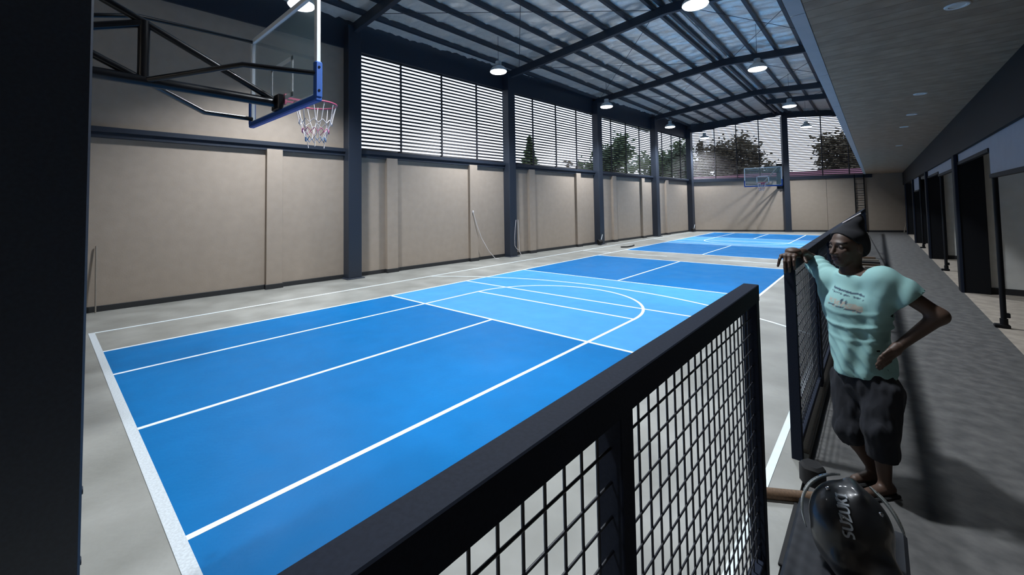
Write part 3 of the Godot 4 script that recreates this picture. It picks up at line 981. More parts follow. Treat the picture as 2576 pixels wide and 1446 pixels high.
func build_small() -> void:
	# round timber lying in the gate gap
	var a := px(1900, 1237, 1, 0.032)
	var e := px(2075, 1254, 1, 0.032)
	var t := thing("timber_pole", "round brown timber pole lying on the floor in the fence gap", "timber", (a + e) / 2 * Vector3(1, 0, 1))
	var b := MB.new()
	b.tube([a, (a + e) / 2, e], 0.032, 12)
	part("pole", b, M.wood, t)
	# dark sheet drawn as shade, black block at the foot of the gate post
	t = thing("shade_sheet", "flat dark sheet laid as shade on the slab in the fence gap", "mat", Vector3(4.56, 0, -2.3))
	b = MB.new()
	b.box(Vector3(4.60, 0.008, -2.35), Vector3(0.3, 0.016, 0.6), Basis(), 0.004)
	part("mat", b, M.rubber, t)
	t = thing("rubber_block", "black six sided rubber block at the foot of the gate post", "block", Vector3(4.515, 0, -2.98))
	b = MB.new()
	b.lathe([Vector2(0.0, 0.0), Vector2(0.075, 0.0), Vector2(0.075, 0.11), Vector2(0.06, 0.13), Vector2(0.0, 0.13)], Vector3(4.515, 0, -2.98), 6)
	part("block", b, M.rubber, t)
	# things along the left wall
	t = thing("cord", "white cord hanging loose down the taupe wall to the floor", "cord", wl(10.2, 0, 0.3))
	b = MB.new()
	b.tube([wl(9.72, 1.72, 0.14), wl(9.85, 1.3, 0.17), wl(10.05, 0.8, 0.2), wl(10.35, 0.32, 0.25), wl(10.62, 0.02, 0.32), wl(10.72, 0.012, 0.4)], 0.012, 6)
	part("cord", b, M.cord, t)
	b = MB.new()
	b.box(wl(9.72, 1.75, 0.13), Vector3(0.06, 0.08, 0.05), Basis(), 0.01)
	part("socket", b, M.cord, t)
	t = thing("cord", "white looped cable beside a navy column", "cord", wl(11.8, 0, 0.36))
	b = MB.new()
	b.tube([wl(11.72, 1.4, 0.345), wl(11.66, 1.1, 0.355), wl(11.62, 0.7, 0.355), wl(11.62, 0.42, 0.36), wl(11.7, 0.3, 0.37), wl(11.82, 0.24, 0.37)], 0.009, 6)
	b.tube([wl(11.83, 1.4, 0.345), wl(11.86, 0.8, 0.35), wl(11.86, 0.2, 0.36), wl(11.95, 0.02, 0.40)], 0.009, 6)
	part("cable", b, M.cord, t)
	t = thing("stick", "thin pale stick standing upright against the taupe wall", "stick", wl(0.13, 0, 0.08))
	b = MB.new()
	b.tube([wl(0.13, 0.0, 0.12), wl(0.12, 1.27, 0.03)], 0.012, 6)
	part("rod", b, M.concrete, t)
	# floodlights standing at column feet
	for s in [17.52, 29.2]:
		var at := wl(s, 0, 0.42)
		t = thing("floodlight", "small black floodlight standing at a column foot", "floodlight", at, "floodlights at column feet")
		b = MB.new()
		b.tube([at + Vector3(-0.05, 0.14, 0.1), at + Vector3(0.05, 0.17, -0.08)], 0.13, 12, 0.09)
		part("head", b, M.rubber, t)
		b = MB.new()
		b.tube([at + Vector3(0.02, 0.2, -0.05), at + Vector3(0.05, 0.5, -0.16)], 0.02, 6)
		part("bracket", b, M.reflector, t)
	t = thing("hose_offcut", "short dark curved rubber offcut on the grey floor margin", "hose", Vector3(-3.55, 0, -17.4))
	b = MB.new()
	b.tube([Vector3(-3.62, 0.03, -16.9), Vector3(-3.42, 0.03, -17.1), Vector3(-3.40, 0.03, -17.6), Vector3(-3.5, 0.03, -18.0)], 0.03, 6)
	part("hose", b, M.rubber, t)
	# ladder on the far wall
	t = thing("ladder", "black steel ladder fixed upright on the far wall", "ladder", en(9.6, 0, 0.1))
	for s in [9.38, 9.86]:
		b = MB.new()
		end_box(b, s - 0.02, s + 0.02, 0.0, 3.6, 0.08, 0.13)
		part("rail", b, M.black, t)
	var y := 0.3
	while y < 3.5:
		b = MB.new()
		end_box(b, 9.38, 9.86, y - 0.012, y + 0.012, 0.09, 0.115)
		part("rung", b, M.black, t)
		y += 0.3
	# pale stick leaning at the end of the walkway
	t = thing("broom_handle", "pale wooden handle leaning in the corner at the walkway end", "handle", en(11.7, 0, 0.3))
	b = MB.new()
	b.tube([en(11.6, 0.0, 0.35), en(12.1, 1.5, 0.06)], 0.025, 6)
	part("handle", b, M.concrete, t)
	# offcuts lying on the walkway by the fence
	var g := RandomNumberGenerator.new()
	g.seed = 5
	for k in 7:
		var p := px(2184 + k * 3.0 + g.randf_range(-4, 4), 648 + k * 6.0, 1, 0.026)
		t = thing("wood_offcut", "short wood offcut in the heap on the walkway by the fence", "offcut", p * Vector3(1, 0, 1), "heap of wood offcuts on the walkway")
		b = MB.new()
		var an := g.randf_range(-0.5, 0.5)
		b.box(p, Vector3(g.randf_range(0.28, 0.42), 0.05, g.randf_range(0.08, 0.2)), Basis(Vector3.UP, an), 0.004)
		part("board", b, [M.wood, M.concrete, M.rubber][k % 3], t)
	t = thing("steel_rod", "long thin dark rod lying along the walkway floor", "rod", Vector3(4.9, 0, -20.0))
	b = MB.new()
	b.tube([px(2186, 592, 1, 0.02), px(2208, 632, 1, 0.02), px(2236, 684, 1, 0.02)], 0.02, 6)
	part("rod", b, M.rubber, t)

func build_bench() -> void:
	# low black bench with a crash helmet on it
	var t := thing("bench", "low black padded bench beside the fence gap", "bench", Vector3(4.77, 0, -1.2))
	var b := MB.new()
	b.box(Vector3(4.768, 0.495, -1.2), Vector3(0.365, 0.07, 1.3), Basis(), 0.012)
	part("seat", b, M.bench, t)
	b = MB.new()
	b.box(Vector3(4.768, 0.435, -1.2), Vector3(0.32, 0.05, 1.22), Basis(), 0.004)
	part("seat_frame", b, M.black, t)
	for x in [4.64, 4.90]:
		for z in [-1.76, -0.64]:
			b = MB.new()
			b.box(Vector3(x, 0.205, z), Vector3(0.04, 0.41, 0.04), Basis(), 0.004)
			part("leg", b, M.black, t)
	var c := Vector3(4.787, 0.685, -1.5)
	var w := Vector3(0.06, 0.53, 0.85).normalized()
	var rt := Vector3.UP.cross(w).normalized()
	var up := w.cross(rt).normalized()
	t = thing("helmet", "glossy black full face helmet with smoked visor and pale lettering on the bench", "helmet", Vector3(c.x, 0.53, c.z))
	b = MB.new()
	var blk := func(_p: Vector3, _n: Vector3) -> Color: return Color.WHITE
	var prims := [ell(c, Vector3(0.127, 0.140, 0.140)), cap(c + Vector3(0.03, -0.09, 0.05), c + Vector3(0.085, -0.085, 0.10), 0.075, 0.066, 0.05), cap(c + Vector3(-0.03, -0.08, 0.03), c + Vector3(0.0, -0.09, 0.10), 0.075, 0.06, 0.05), cap(c + up * 0.135 + rt * 0.01, c + up * 0.09 + rt * 0.03 + w * 0.10, 0.02, 0.014, 0.03)]
	net(b, prims, 0.006, 0.03, blk, null, [{"p": Vector3(c.x, 0.532, c.z), "n": Vector3.DOWN}])
	b.c.clear()
	part("shell", b, M.cowl, t)
	for q in [[205.0, 98.0], [66.0, 8.0]]:
		b = MB.new()
		var scr := func(u: float, v: float) -> Vector3:
			var ph: float = deg_to_rad(lerpf(q[0], q[1], u * 0.5 + 0.5))
			var po := deg_to_rad(lerpf(72.0, 108.0, v) + 20.0 * pow(absf(u), 3.0) * (0.5 - v))
			var d := (rt * cos(ph) + up * sin(ph)) * sin(po) + w * cos(po)
			return c + d * (0.153 + 0.006 * sin(ph))
		grid_shell(b, scr, 20, 6, 0.003)
		part("visor", b, M.screen, t)
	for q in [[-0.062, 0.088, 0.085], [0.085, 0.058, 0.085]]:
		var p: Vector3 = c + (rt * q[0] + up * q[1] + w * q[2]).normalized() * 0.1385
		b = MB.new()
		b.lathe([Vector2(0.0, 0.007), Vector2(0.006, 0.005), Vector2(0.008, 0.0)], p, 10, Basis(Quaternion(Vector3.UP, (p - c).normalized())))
		part("glint_stud", b, M.chrome, t)  # chrome studs added to stand for two glints on the shell
	# lettering that climbs the shell, one letter after another
	var sf := SystemFont.new()
	sf.font_names = PackedStringArray(["Droid Sans"]); sf.font_weight = 700
	var lx := (up + rt * -0.13).normalized()
	var word := "SUZUKI"
	for i in 6:
		var tm := TextMesh.new()
		tm.font = sf
		tm.text = word[i]; tm.font_size = 32; tm.pixel_size = 0.00145; tm.depth = 0.014
		var an := (i - 1.6) * 0.165
		var n := (w * cos(an) + lx * sin(an)).normalized()
		var x := (lx * cos(an) - w * sin(an)).normalized()
		var y := n.cross(x).normalized()
		put("letter", tm, M.letter, t, c + n * (0.141 + 0.012 * clampf(-an, 0.0, 1.0)) - rt * 0.012 - Vector3(c.x, 0.53, c.z), Basis((x + y * 0.2).normalized(), y, n))

func grid_shell(b: MB, fn: Callable, nu: int, nv: int, th: float) -> void:
	var P := []
	for i in nu + 1:
		var r := []
		for j in nv + 1: r.append(fn.call(i * 2.0 / nu - 1.0, float(j) / nv))
		P.append(r)
	var N := []
	for i in nu + 1:
		var r := []
		for j in nv + 1:
			var du: Vector3 = P[mini(i + 1, nu)][j] - P[maxi(i - 1, 0)][j]
			var dv: Vector3 = P[i][mini(j + 1, nv)] - P[i][maxi(j - 1, 0)]
			var nr := du.cross(dv).normalized()
			if nr.dot(Vector3(0, 0.4, 1)) < 0.0: nr = -nr
			r.append(nr)
		N.append(r)
	for i in nu:
		for j in nv:
			var q := [[i, j], [i + 1, j], [i + 1, j + 1], [i, j + 1]]
			var p := []; var n := []; var o := []
			for e in q:
				p.append(P[e[0]][e[1]]); n.append(N[e[0]][e[1]]); o.append(P[e[0]][e[1]] - N[e[0]][e[1]] * th)
			b.tri3(p[0], p[1], p[2], n[0], n[1], n[2]); b.tri3(p[0], p[2], p[3], n[0], n[2], n[3])
			b.tri3(o[0], o[1], o[2], -n[0], -n[1], -n[2]); b.tri3(o[0], o[2], o[3], -n[0], -n[2], -n[3])
	for i in nu:
		for j in [0, nv]: b.flat(P[i][j], P[i + 1][j], P[i + 1][j] - N[i + 1][j] * th, P[i][j] - N[i][j] * th)
	for j in nv:
		for i in [0, nu]: b.flat(P[i][j], P[i][j + 1], P[i][j + 1] - N[i][j + 1] * th, P[i][j] - N[i][j] * th)

# ---------------------------------------------------------------- smooth bodies: surface nets over joined tapered bones
# prim: {a, b, ra, rb} tapered capsule, or {c, r, bs} ellipsoid; op "sub" carves; k smoothing; cut: plane that ends the shape {p, n}
func net(out: MB, prims: Array, cell: float, k: float, colour: Callable, wrinkle = null, cuts := []) -> void:
	var lo := Vector3.ONE * 1e9
	var hi := -lo
	for q in prims:
		if q.get("op", "") == "sub": continue
		var pts := [q.a, q.b] if q.has("a") else [q.c]
		var rr: float = maxf(q.ra, q.rb) if q.has("a") else maxf(q.r.x, maxf(q.r.y, q.r.z))
		for p in pts:
			lo = lo.min(p - Vector3.ONE * rr); hi = hi.max(p + Vector3.ONE * rr)
	lo -= Vector3.ONE * cell * 4.0; hi += Vector3.ONE * cell * 4.0
	var nx := int((hi.x - lo.x) / cell) + 2
	var ny := int((hi.y - lo.y) / cell) + 2
	var nz := int((hi.z - lo.z) / cell) + 2
	var f := PackedFloat32Array()
	f.resize(nx * ny * nz); f.fill(0.5)
	for q in prims:
		var kk: float = q.get("k", k)
		var cap: bool = q.has("a")
		var sub: bool = q.get("op", "") == "sub"
		var pa: Vector3 = q.a if cap else q.c
		var pb: Vector3 = q.b if cap else q.c
		var rr: float = (maxf(q.ra, q.rb) if cap else maxf(q.r.x, maxf(q.r.y, q.r.z))) + kk + cell * 3.0
		var l := ((pa.min(pb) - Vector3.ONE * rr - lo) / cell).floor()
		var h := ((pa.max(pb) + Vector3.ONE * rr - lo) / cell).ceil()
		var ab := pb - pa
		var ll := maxf(ab.length_squared(), 1e-9)
		var inv: Basis = Basis() if cap else (q.get("bs", Basis()) as Basis).inverse()
		for ix in range(maxi(0, int(l.x)), mini(nx, int(h.x) + 1)):
			for iy in range(maxi(0, int(l.y)), mini(ny, int(h.y) + 1)):
				for iz in range(maxi(0, int(l.z)), mini(nz, int(h.z) + 1)):
					var p := lo + Vector3(ix, iy, iz) * cell
					var d: float
					if cap:
						var tt := clampf((p - pa).dot(ab) / ll, 0.0, 1.0)
						d = p.distance_to(pa + ab * tt) - lerpf(q.ra, q.rb, tt)
					else:
						var e := inv * (p - pa)
						var s: Vector3 = e / q.r
						var sl := s.length()
						var g: float = (s / q.r).length()
						d = sl * (sl - 1.0) / maxf(g, 1e-6) if sl > 0.05 else -minf(q.r.x, minf(q.r.y, q.r.z))
					var id := (ix * ny + iy) * nz + iz
					var o := f[id]
					if sub:
						var hh := maxf(kk - absf(o + d), 0.0) / kk
						f[id] = maxf(o, -d) + hh * hh * kk * 0.25
					else:
						var hh := maxf(kk - absf(o - d), 0.0) / kk
						f[id] = minf(o, d) - hh * hh * kk * 0.25
	if wrinkle != null or cuts.size() > 0:
		for ix in nx:
			for iy in ny:
				for iz in nz:
					var id := (ix * ny + iy) * nz + iz
					var o := f[id]
					if o < cell * 4.0:
						var p := lo + Vector3(ix, iy, iz) * cell
						if wrinkle != null and absf(o) < cell * 5.0: o += wrinkle.call(p)
						for cu in cuts: 
							if not cu.has("within") or p.distance_to(cu.p) < cu.within: o = maxf(o, (p - cu.p).dot(cu.n))
						f[id] = o
	var vid := PackedInt32Array()
	vid.resize(nx * ny * nz); vid.fill(-1)
	var V := PackedVector3Array()
	var N := PackedVector3Array()
	var sx := ny * nz
	var sy := nz
	var corner := [0, sx, sy, sx + sy, 1, sx + 1, sy + 1, sx + sy + 1]
	var off := [Vector3(0, 0, 0), Vector3(1, 0, 0), Vector3(0, 1, 0), Vector3(1, 1, 0), Vector3(0, 0, 1), Vector3(1, 0, 1), Vector3(0, 1, 1), Vector3(1, 1, 1)]
	var edges := [[0, 1], [2, 3], [4, 5], [6, 7], [0, 2], [1, 3], [4, 6], [5, 7], [0, 4], [1, 5], [2, 6], [3, 7]]
	for ix in nx - 1:
		for iy in ny - 1:
			for iz in nz - 1:
				var id := (ix * ny + iy) * nz + iz
				var f0 := f[id]
				if absf(f0) > cell * 2.5: continue
				var neg := 0
				for cc in corner:
					if f[id + cc] < 0.0: neg += 1
				if neg == 0 or neg == 8: continue
				var s := Vector3()
				var m := 0
				for e in edges:
					var fa := f[id + corner[e[0]]]
					var fb := f[id + corner[e[1]]]
					if (fa < 0.0) != (fb < 0.0):
						s += (off[e[0]] as Vector3).lerp(off[e[1]], fa / (fa - fb)); m += 1
				vid[id] = V.size()
				V.append(lo + (Vector3(ix, iy, iz) + s / m) * cell)
				var g := Vector3(f[id + sx] + f[id + sx + sy] + f[id + sx + 1] + f[id + sx + sy + 1] - f0 - f[id + sy] - f[id + 1] - f[id + sy + 1],
					f[id + sy] + f[id + sx + sy] + f[id + sy + 1] + f[id + sx + sy + 1] - f0 - f[id + sx] - f[id + 1] - f[id + sx + 1],
					f[id + 1] + f[id + sx + 1] + f[id + sy + 1] + f[id + sx + sy + 1] - f0 - f[id + sx] - f[id + sy] - f[id + sx + sy])
				N.append(g.normalized())
	var C := PackedColorArray()
	for i in V.size(): C.append(colour.call(V[i], N[i]))
	for ix in range(1, nx - 1):
		for iy in range(1, ny - 1):
			for iz in range(1, nz - 1):
				var id := (ix * ny + iy) * nz + iz
				var f0 := f[id]
				if absf(f0) > cell * 2.5: continue
				for ax in 3:
					var st: int = [sx, sy, 1][ax]
					if (f0 < 0.0) == (f[id + st] < 0.0): continue
					var u: int = [sy, 1, sx][ax]
					var w: int = [1, sx, sy][ax]
					var q := [vid[id], vid[id - u], vid[id - u - w], vid[id - w]]
					if q.min() < 0: continue
					for tr in [[0, 1, 2], [0, 2, 3]]:
						var i0: int = q[tr[0]]; var i1: int = q[tr[1]]; var i2: int = q[tr[2]]
						var gn := N[i0] + N[i1] + N[i2]
						if (V[i1] - V[i0]).cross(V[i2] - V[i0]).dot(gn) > 0.0:
							var sw := i1; i1 = i2; i2 = sw
						out.v.append_array([V[i0], V[i1], V[i2]])
						out.n.append_array([N[i0], N[i1], N[i2]])
						out.c.append_array([C[i0], C[i1], C[i2]])

func cap(a: Vector3, b: Vector3, ra: float, rb: float, k := -1.0) -> Dictionary:
	var d := {"a": a, "b": b, "ra": ra, "rb": rb}
	if k > 0.0: d.k = k
	return d
func ell(c: Vector3, r: Vector3, bs := Basis(), k := -1.0, op := "") -> Dictionary:
	var d := {"c": c, "r": r, "bs": bs}
	if k > 0.0: d.k = k
	if op != "": d.op = op
	return d

func build_person() -> void:
	var skin := Color(0.285, 0.215, 0.18).srgb_to_linear()
	var flat_skin := func(_p: Vector3, _n: Vector3) -> Color: return skin
	# joints, read from the picture at the depth of the fence panel the person leans on
	var pelvis := px(2178, 955, 2, -3.22)
	var waist := px(2165, 880, 2, -3.24)
	var chest := px(2150, 775, 2, -3.26)
	var neck := px(2142, 684, 2, -3.27)
	var head := px(2131, 623, 2, -3.26)
	var sr := px(2092, 702, 2, -3.40)
	var sl := px(2222, 703, 2, -3.14)
	var er := px(2040, 652, 2, -3.62)
	var wr := px(2022, 634, 2, -3.42)
	var el := px(2364, 795, 2, -3.12)
	var wlj := px(2268, 866, 2, -3.10)
	var hr := pelvis + Vector3(-0.075, -0.03, -0.06)
	var hl := pelvis + Vector3(0.075, -0.03, 0.06)
	var kr := px(2138, 1075, 2, -3.20)
	var kl := px(2216, 1080, 2, -3.08)
	var ar := px(2198, 1205, 2, -3.27)
	var al := px(2226, 1215, 2, -3.13)
	ar.y = 0.085; al.y = 0.085
	var t := thing("person", "person in a mint green T-shirt, dark shorts and dark cap leaning on the fence", "person", (ar + al) / 2 * Vector3(1, 0, 1))
	var b := MB.new()
	var facing := Vector3(-0.62, 0, 0.78).normalized()
	var body := [cap(pelvis, waist, 0.135, 0.125), cap(waist, chest, 0.125, 0.145), cap(sr, sl, 0.07, 0.07), cap(chest, neck, 0.13, 0.062),
		cap(neck, head + Vector3(0.0, -0.02, 0.0), 0.060, 0.055),
		cap(sr, er, 0.055, 0.043), cap(er, wr, 0.043, 0.029), cap(sl, el, 0.056, 0.043), cap(el, wlj, 0.044, 0.029),
		cap(hr, kr, 0.085, 0.055), cap(hl, kl, 0.085, 0.055), cap(kr, kr.lerp(ar, 0.35), 0.052, 0.052), cap(kr.lerp(ar, 0.35), ar, 0.052, 0.034),
		cap(kl, kl.lerp(al, 0.35), 0.052, 0.052), cap(kl.lerp(al, 0.35), al, 0.052, 0.034)]
	for q in [ar, al]:
		body.append(cap(q + Vector3(0, -0.04, 0) - facing * 0.03, q + Vector3(0, -0.055, 0) + facing * 0.15, 0.038, 0.028))
	net(b, body, 0.012, 0.03, flat_skin)
	# head, turned towards the court
	var hf := Vector3(-0.68, -0.05, 0.73).normalized()
	var hrt := hf.cross(Vector3.UP).normalized()
	var hu := hrt.cross(hf).normalized()
	var hb := Basis(hrt, hu, -hf)
	var H := func(x: float, y: float, z: float) -> Vector3: return head + (hrt * x + hu * y + hf * z) * 1.13
	var hp := [ell(H.call(0, 0.03, -0.015), Vector3(0.074, 0.095, 0.096), hb), ell(H.call(0, -0.035, 0.025), Vector3(0.06, 0.075, 0.068), hb),
		ell(H.call(0, -0.088, 0.055), Vector3(0.034, 0.026, 0.03), hb), ell(H.call(0, 0.034, 0.066), Vector3(0.05, 0.014, 0.022), hb, 0.02),
		cap(H.call(0, 0.02, 0.083), H.call(0, -0.026, 0.107), 0.009, 0.014, 0.012), ell(H.call(-0.013, -0.030, 0.094), Vector3(0.009, 0.008, 0.010), hb, 0.01), ell(H.call(0.013, -0.030, 0.094), Vector3(0.009, 0.008, 0.010), hb, 0.01),
		ell(H.call(-0.034, 0.014, 0.090), Vector3(0.019, 0.012, 0.014), hb, 0.012, "sub"), ell(H.call(0.034, 0.014, 0.090), Vector3(0.019, 0.012, 0.014), hb, 0.012, "sub"),
		ell(H.call(-0.034, 0.014, 0.072), Vector3(0.013, 0.012, 0.012), hb, 0.003), ell(H.call(0.034, 0.014, 0.072), Vector3(0.013, 0.012, 0.012), hb, 0.003),
		cap(H.call(-0.045, -0.012, 0.062), H.call(-0.035, -0.02, 0.066), 0.016, 0.014, 0.02), cap(H.call(0.045, -0.012, 0.062), H.call(0.035, -0.02, 0.066), 0.016, 0.014, 0.02),
		cap(H.call(-0.02, -0.056, 0.086), H.call(0.02, -0.056, 0.086), 0.006, 0.006, 0.008), cap(H.call(-0.018, -0.068, 0.084), H.call(0.018, -0.068, 0.084), 0.007, 0.007, 0.008),
		cap(H.call(-0.024, -0.0615, 0.094), H.call(0.024, -0.0615, 0.094), 0.0025, 0.0025, 0.004),
		ell(H.call(-0.076, 0.0, -0.012), Vector3(0.010, 0.032, 0.019), hb, 0.01), ell(H.call(0.076, 0.0, -0.012), Vector3(0.010, 0.032, 0.019), hb, 0.01),
		cap(H.call(0, -0.02, -0.03), neck + Vector3(0, 0.02, 0), 0.056, 0.058)]
	for q in hp:
		if q.has("c"): q.r *= 1.13
	hp[15].op = "sub"
	var lips := Color(0.25, 0.165, 0.145).srgb_to_linear()
	var dark := Color(0.05, 0.045, 0.045).srgb_to_linear()
	var eyew := Color(0.45, 0.43, 0.41).srgb_to_linear()
	var face_col := func(p: Vector3, _n: Vector3) -> Color:
		var q := hb.inverse() * (p - head) / 1.13
		var x := q.x; var y := q.y; var z := -q.z
		if z > 0.05 and absf(absf(x) - 0.034) < 0.012 and absf(y - 0.013) < 0.006:
			return dark if absf(absf(x) - 0.034) < 0.0055 else eyew
		if z > 0.05 and absf(absf(x) - 0.036) < 0.021 and absf(y - 0.037 - 0.08 * (0.036 - absf(x)) * 0.3) < 0.0045: return dark
		if z > 0.06 and absf(x) < 0.026 and absf(y + 0.0615) < 0.012: return lips
		return skin
	net(b, hp, 0.004, 0.022, face_col)
	# right hand draped over the top of the gate post
	var kn := px(1985, 640, 2, -3.225)
	var tips := [[1966, 645, 1957, 669, 0.0100], [1976, 646, 1975, 685, 0.0112], [1987, 647, 1986, 683, 0.0115], [1999, 647, 1999, 677, 0.0110]]
	var hand := [cap(wr, wr.lerp(kn, 0.3), 0.030, 0.034), ell(px(1995, 632, 2, -3.275), Vector3(0.052, 0.030, 0.055), Basis(Vector3.UP, 0.3), 0.02)]
	for i in 4:
		var k0 := px(tips[i][0], tips[i][1], 2, -3.205)
		k0.y = 1.512
		var tip := px(tips[i][2], tips[i][3], 2, -3.196)
		var r: float = tips[i][4]
		hand.append(cap(wr.lerp(k0, 0.35), k0, 0.024, 0.0145, 0.016))
		var k1 := k0.lerp(tip, 0.36) + Vector3(-0.001, 0.004, 0.016)
		var k2 := k0.lerp(tip, 0.70) + Vector3(0.0, 0.0, 0.012)
		hand.append(cap(k0, k1, r + 0.002, r, 0.008)); hand.append(cap(k1, k2, r, r * 0.95, 0.005)); hand.append(cap(k2, tip, r * 0.95, r * 0.8, 0.005))
	var th := px(2029, 660, 2, -3.23)
	var tb := wr.lerp(kn, 0.4) + Vector3(0.02, -0.01, 0.02)
	hand.append(cap(tb, tb.lerp(th, 0.55) + Vector3(0.004, 0.004, 0.012), 0.015, 0.012, 0.012)); hand.append(cap(tb.lerp(th, 0.55) + Vector3(0.004, 0.004, 0.012), th, 0.012, 0.0095, 0.005))
	net(b, hand, 0.0035, 0.014, flat_skin)
	# left hand resting on the hip
	var hip := px(2238, 893, 2, -3.06)
	var h2 := [cap(wlj, wlj.lerp(hip, 0.5), 0.029, 0.03), cap(wlj.lerp(hip, 0.45) + Vector3(0.0, 0.018, 0.004), hip + Vector3(0.0, 0.022, 0.004), 0.022, 0.018), cap(wlj.lerp(hip, 0.45) + Vector3(0, -0.014, 0), hip + Vector3(0.0, -0.016, 0), 0.022, 0.018)]
	var hd := (hip - wlj).normalized()
	for i in 4:
		var u := (i - 1.5) / 1.5
		var k0 := hip + Vector3(0.0, -0.036 * u, 0.008)
		var dd := (hd + Vector3(-0.35, -0.25 + 0.1 * u, 0.15)).normalized()
		var ln: float = [0.040, 0.046, 0.043, 0.036][i]
		var k1 := k0 + dd * ln
		var k2 := k1 + (dd + Vector3(-0.2, -0.35, -0.1)).normalized() * ln * 0.7
		var k3 := k2 + (dd + Vector3(-0.2, -0.6, -0.25)).normalized() * ln * 0.6
		h2.append(cap(k0, k1, 0.0105, 0.0098, 0.008)); h2.append(cap(k1, k2, 0.0098, 0.009, 0.006)); h2.append(cap(k2, k3, 0.009, 0.0078, 0.006))
	var tb2 := wlj.lerp(hip, 0.45) + Vector3(0.005, -0.02, -0.01)
	h2.append(cap(tb2, tb2 + Vector3(-0.02, -0.03, -0.04), 0.014, 0.011, 0.012)); h2.append(cap(tb2 + Vector3(-0.02, -0.03, -0.04), tb2 + Vector3(-0.05, -0.04, -0.06), 0.011, 0.009, 0.006))
	net(b, h2, 0.0035, 0.014, flat_skin)
	part("body", b, M.face, t)
	# T-shirt
	var mint := Color(0.52, 0.68, 0.675).srgb_to_linear()
	var navy := Color(0.20, 0.27, 0.34).srgb_to_linear()
	var peach := Color(0.62, 0.60, 0.56).srgb_to_linear()
	var cr := Vector3(facing.z, 0, -facing.x) # towards the wearer's left
	var print_c := px(2122, 756, 2, -3.13)
	var sn := FastNoiseLite.new()
	sn.seed = 77; sn.frequency = 9.0; sn.fractal_octaves = 2
	var shirt_col := func(p: Vector3, n: Vector3) -> Color:
		var q := p - print_c
		var x := q.dot(cr)
		var y := q.y + x * 0.16
		if n.dot(facing) > 0.1 and absf(x) < 0.10:
			if absf(y - 0.062) < 0.006 or absf(y - 0.04) < 0.005 and sn.get_noise_1d(x * 9.0) > -0.15: return navy
			if absf(y + 0.005) < 0.016 and (absf(x - 0.0) < 0.006 or absf(x - 0.025) < 0.005): return navy
			if absf(y + 0.045) < 0.004: return navy
			if absf(y + 0.028) < 0.024 and x * 0.2 + sn.get_noise_2d(x * 6.0, y * 6.0) * 0.05 > -0.012: return peach
		return mint
	var elbow_out := (el - sl).normalized()
	var sleeve_l := sl.lerp(el, 0.56)
	var sleeve_r := sr.lerp(er, 0.80)
	var hem := px(2172, 925, 2, -3.23)
	var sp := [cap(hem, waist, 0.168, 0.158), cap(waist, chest, 0.158, 0.165), cap(chest + Vector3(0, 0.02, 0), neck + Vector3(0, -0.03, 0), 0.150, 0.075), cap(sr + Vector3(0, -0.012, 0), sl + Vector3(0, -0.012, 0), 0.082, 0.082),
		cap(sr, sleeve_r, 0.080, 0.072), cap(sl, sleeve_l + elbow_out * 0.08, 0.085, 0.092), cap(sr + Vector3(0, -0.1, 0), waist, 0.09, 0.12), cap(sl + Vector3(0, -0.1, 0), waist, 0.09, 0.12)]
	var fold := func(p: Vector3) -> float:
		var q := p - hem
		var s := q.dot(cr)
		# long folds that sweep from the raised shoulder down to the hand on the hip
		var ph := q.y * 0.80 + s * 0.95 + 0.8 * s * s + 0.015 * sn.get_noise_2d(s * 0.25, q.y * 0.25)
		var deep := clampf(1.1 - q.y * 2.2, 0.0, 1.0) * clampf(0.55 + s * 2.0, 0.25, 1.0)
		var drape := (pow(0.5 + 0.5 * sin(ph * 78.0), 2.0) - 0.35) * 0.016 * deep
		# curved pulls under the chest print
		var pull := (pow(0.5 + 0.5 * sin((q.y - 0.9 * s * s) * 70.0), 3.0) - 0.3) * 0.010 * clampf(1.0 - absf(q.y - 0.30) * 6.0, 0.0, 1.0)
		var along := (p - sl).dot(elbow_out)
		var arm := sin(along * 62.0 + p.y * 30.0) * 0.008 * clampf(along * 7.0, 0.0, 1.0)
		var alr := (p - sr).dot((er - sr).normalized())
		var arm2 := sin(alr * 90.0 + p.y * 20.0) * 0.0045 * clampf(alr * 9.0, 0.0, 1.0)
		return -drape - pull + arm + arm2 + sn.get_noise_3dv(p * 0.5) * 0.004
	var sb := MB.new()
	net(sb, sp, 0.009, 0.045, shirt_col, fold, [{"p": hem + Vector3(0, -0.035, 0), "n": Vector3(0.06, -1, 0.03).normalized()}, {"p": sleeve_l, "n": (elbow_out + Vector3(0, -0.12, 0)).normalized(), "within": 0.17}, {"p": sleeve_r, "n": (er - sr).normalized(), "within": 0.16},
		{"p": neck + Vector3(0, 0.006, 0) + facing * 0.02, "n": (Vector3.UP * 0.9 + facing * 0.4).normalized(), "within": 0.13}])
	part("t_shirt", sb, M.shirt, t)
	# long shorts
	var shc := Color(0.105, 0.115, 0.145).srgb_to_linear()
	var short_col := func(_p: Vector3, _n: Vector3) -> Color: return shc
	var er2 := kr.lerp(ar, 0.28)
	var el2 := kl.lerp(al, 0.52)
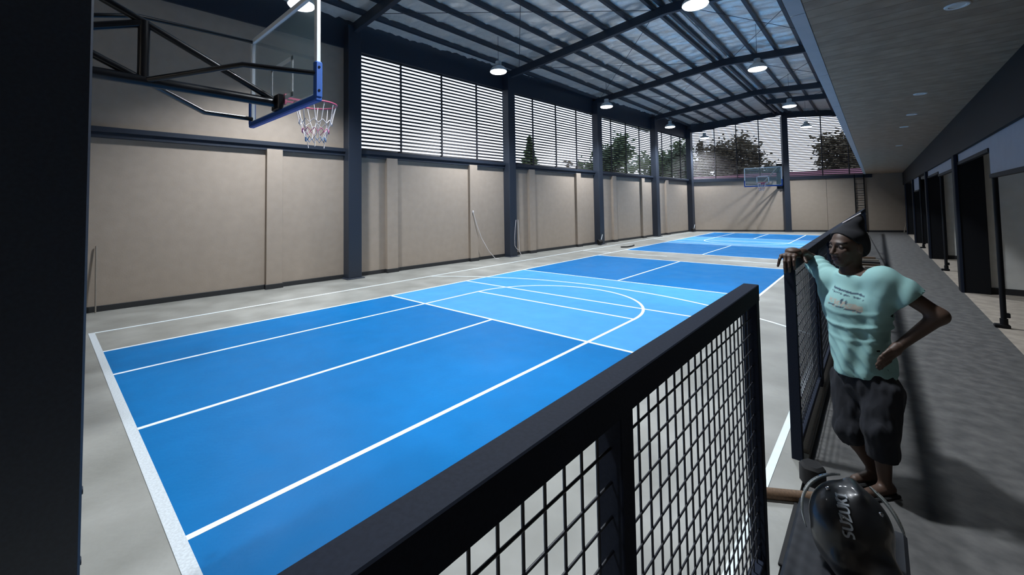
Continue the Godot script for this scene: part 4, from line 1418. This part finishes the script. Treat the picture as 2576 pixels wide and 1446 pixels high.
	var pp := [cap(pelvis + Vector3(0, 0.09, 0), pelvis, 0.142, 0.150), cap(hr, kr, 0.118, 0.092), cap(hl, kl, 0.120, 0.096), cap(kr, er2 + (er2 - kr).normalized() * 0.03, 0.090, 0.080), cap(kl, el2 + (el2 - kl).normalized() * 0.03, 0.092, 0.082)]
	var sfold := func(p: Vector3) -> float: return sn.get_noise_3dv(p * Vector3(1.4, 0.5, 1.4)) * 0.012
	sb = MB.new()
	net(sb, pp, 0.011, 0.03, short_col, sfold, [{"p": er2, "n": (er2 - kr).normalized(), "within": 0.15}, {"p": el2, "n": (el2 - kl).normalized(), "within": 0.15}])
	part("shorts", sb, M.shorts, t)
	# cap: soft dark cap pulled to a high back
	var cz := -3.29
	var cp := [ell(H.call(0, 0.050, -0.022), Vector3(0.094, 0.090, 0.119), hb), cap(px(2116, 594, 2, cz), px(2140, 574, 2, cz), 0.056, 0.044, 0.03), cap(px(2140, 574, 2, cz), px(2158, 556, 2, cz), 0.044, 0.025, 0.02), cap(px(2158, 556, 2, cz), px(2165, 545, 2, cz), 0.025, 0.013, 0.02), cap(px(2158, 560, 2, cz), px(2158, 605, 2, cz), 0.032, 0.045, 0.03), ell(H.call(0, 0.0, -0.058), Vector3(0.088, 0.08, 0.072), hb, 0.03)]
	sb = MB.new()
	net(sb, cp, 0.005, 0.02, short_col, null, [{"p": H.call(0, 0.080, 0.045), "n": (hf * 0.75 - hu * 0.66).normalized()}])
	part("cap", sb, M.cap, t)
	sb = MB.new()
	sb.tube([px(2120, 561, 2, cz + 0.012), px(2142, 549, 2, cz + 0.012), px(2166, 536, 2, cz + 0.012)], 0.0045, 6)  # thin pale strip along the top edge of the cap
	part("cap_edge_strip", sb, M.cord, t)
	# plain dark sandals
	for q in [ar, al]:
		sb = MB.new()
		sb.bar(q * Vector3(1, 0, 1) + Vector3(0, 0.011, 0) - facing * 0.07, q * Vector3(1, 0, 1) + Vector3(0, 0.011, 0) + facing * 0.185, 0.095, 0.022, 0.008)
		part("sandal", sb, M.rubber, t)
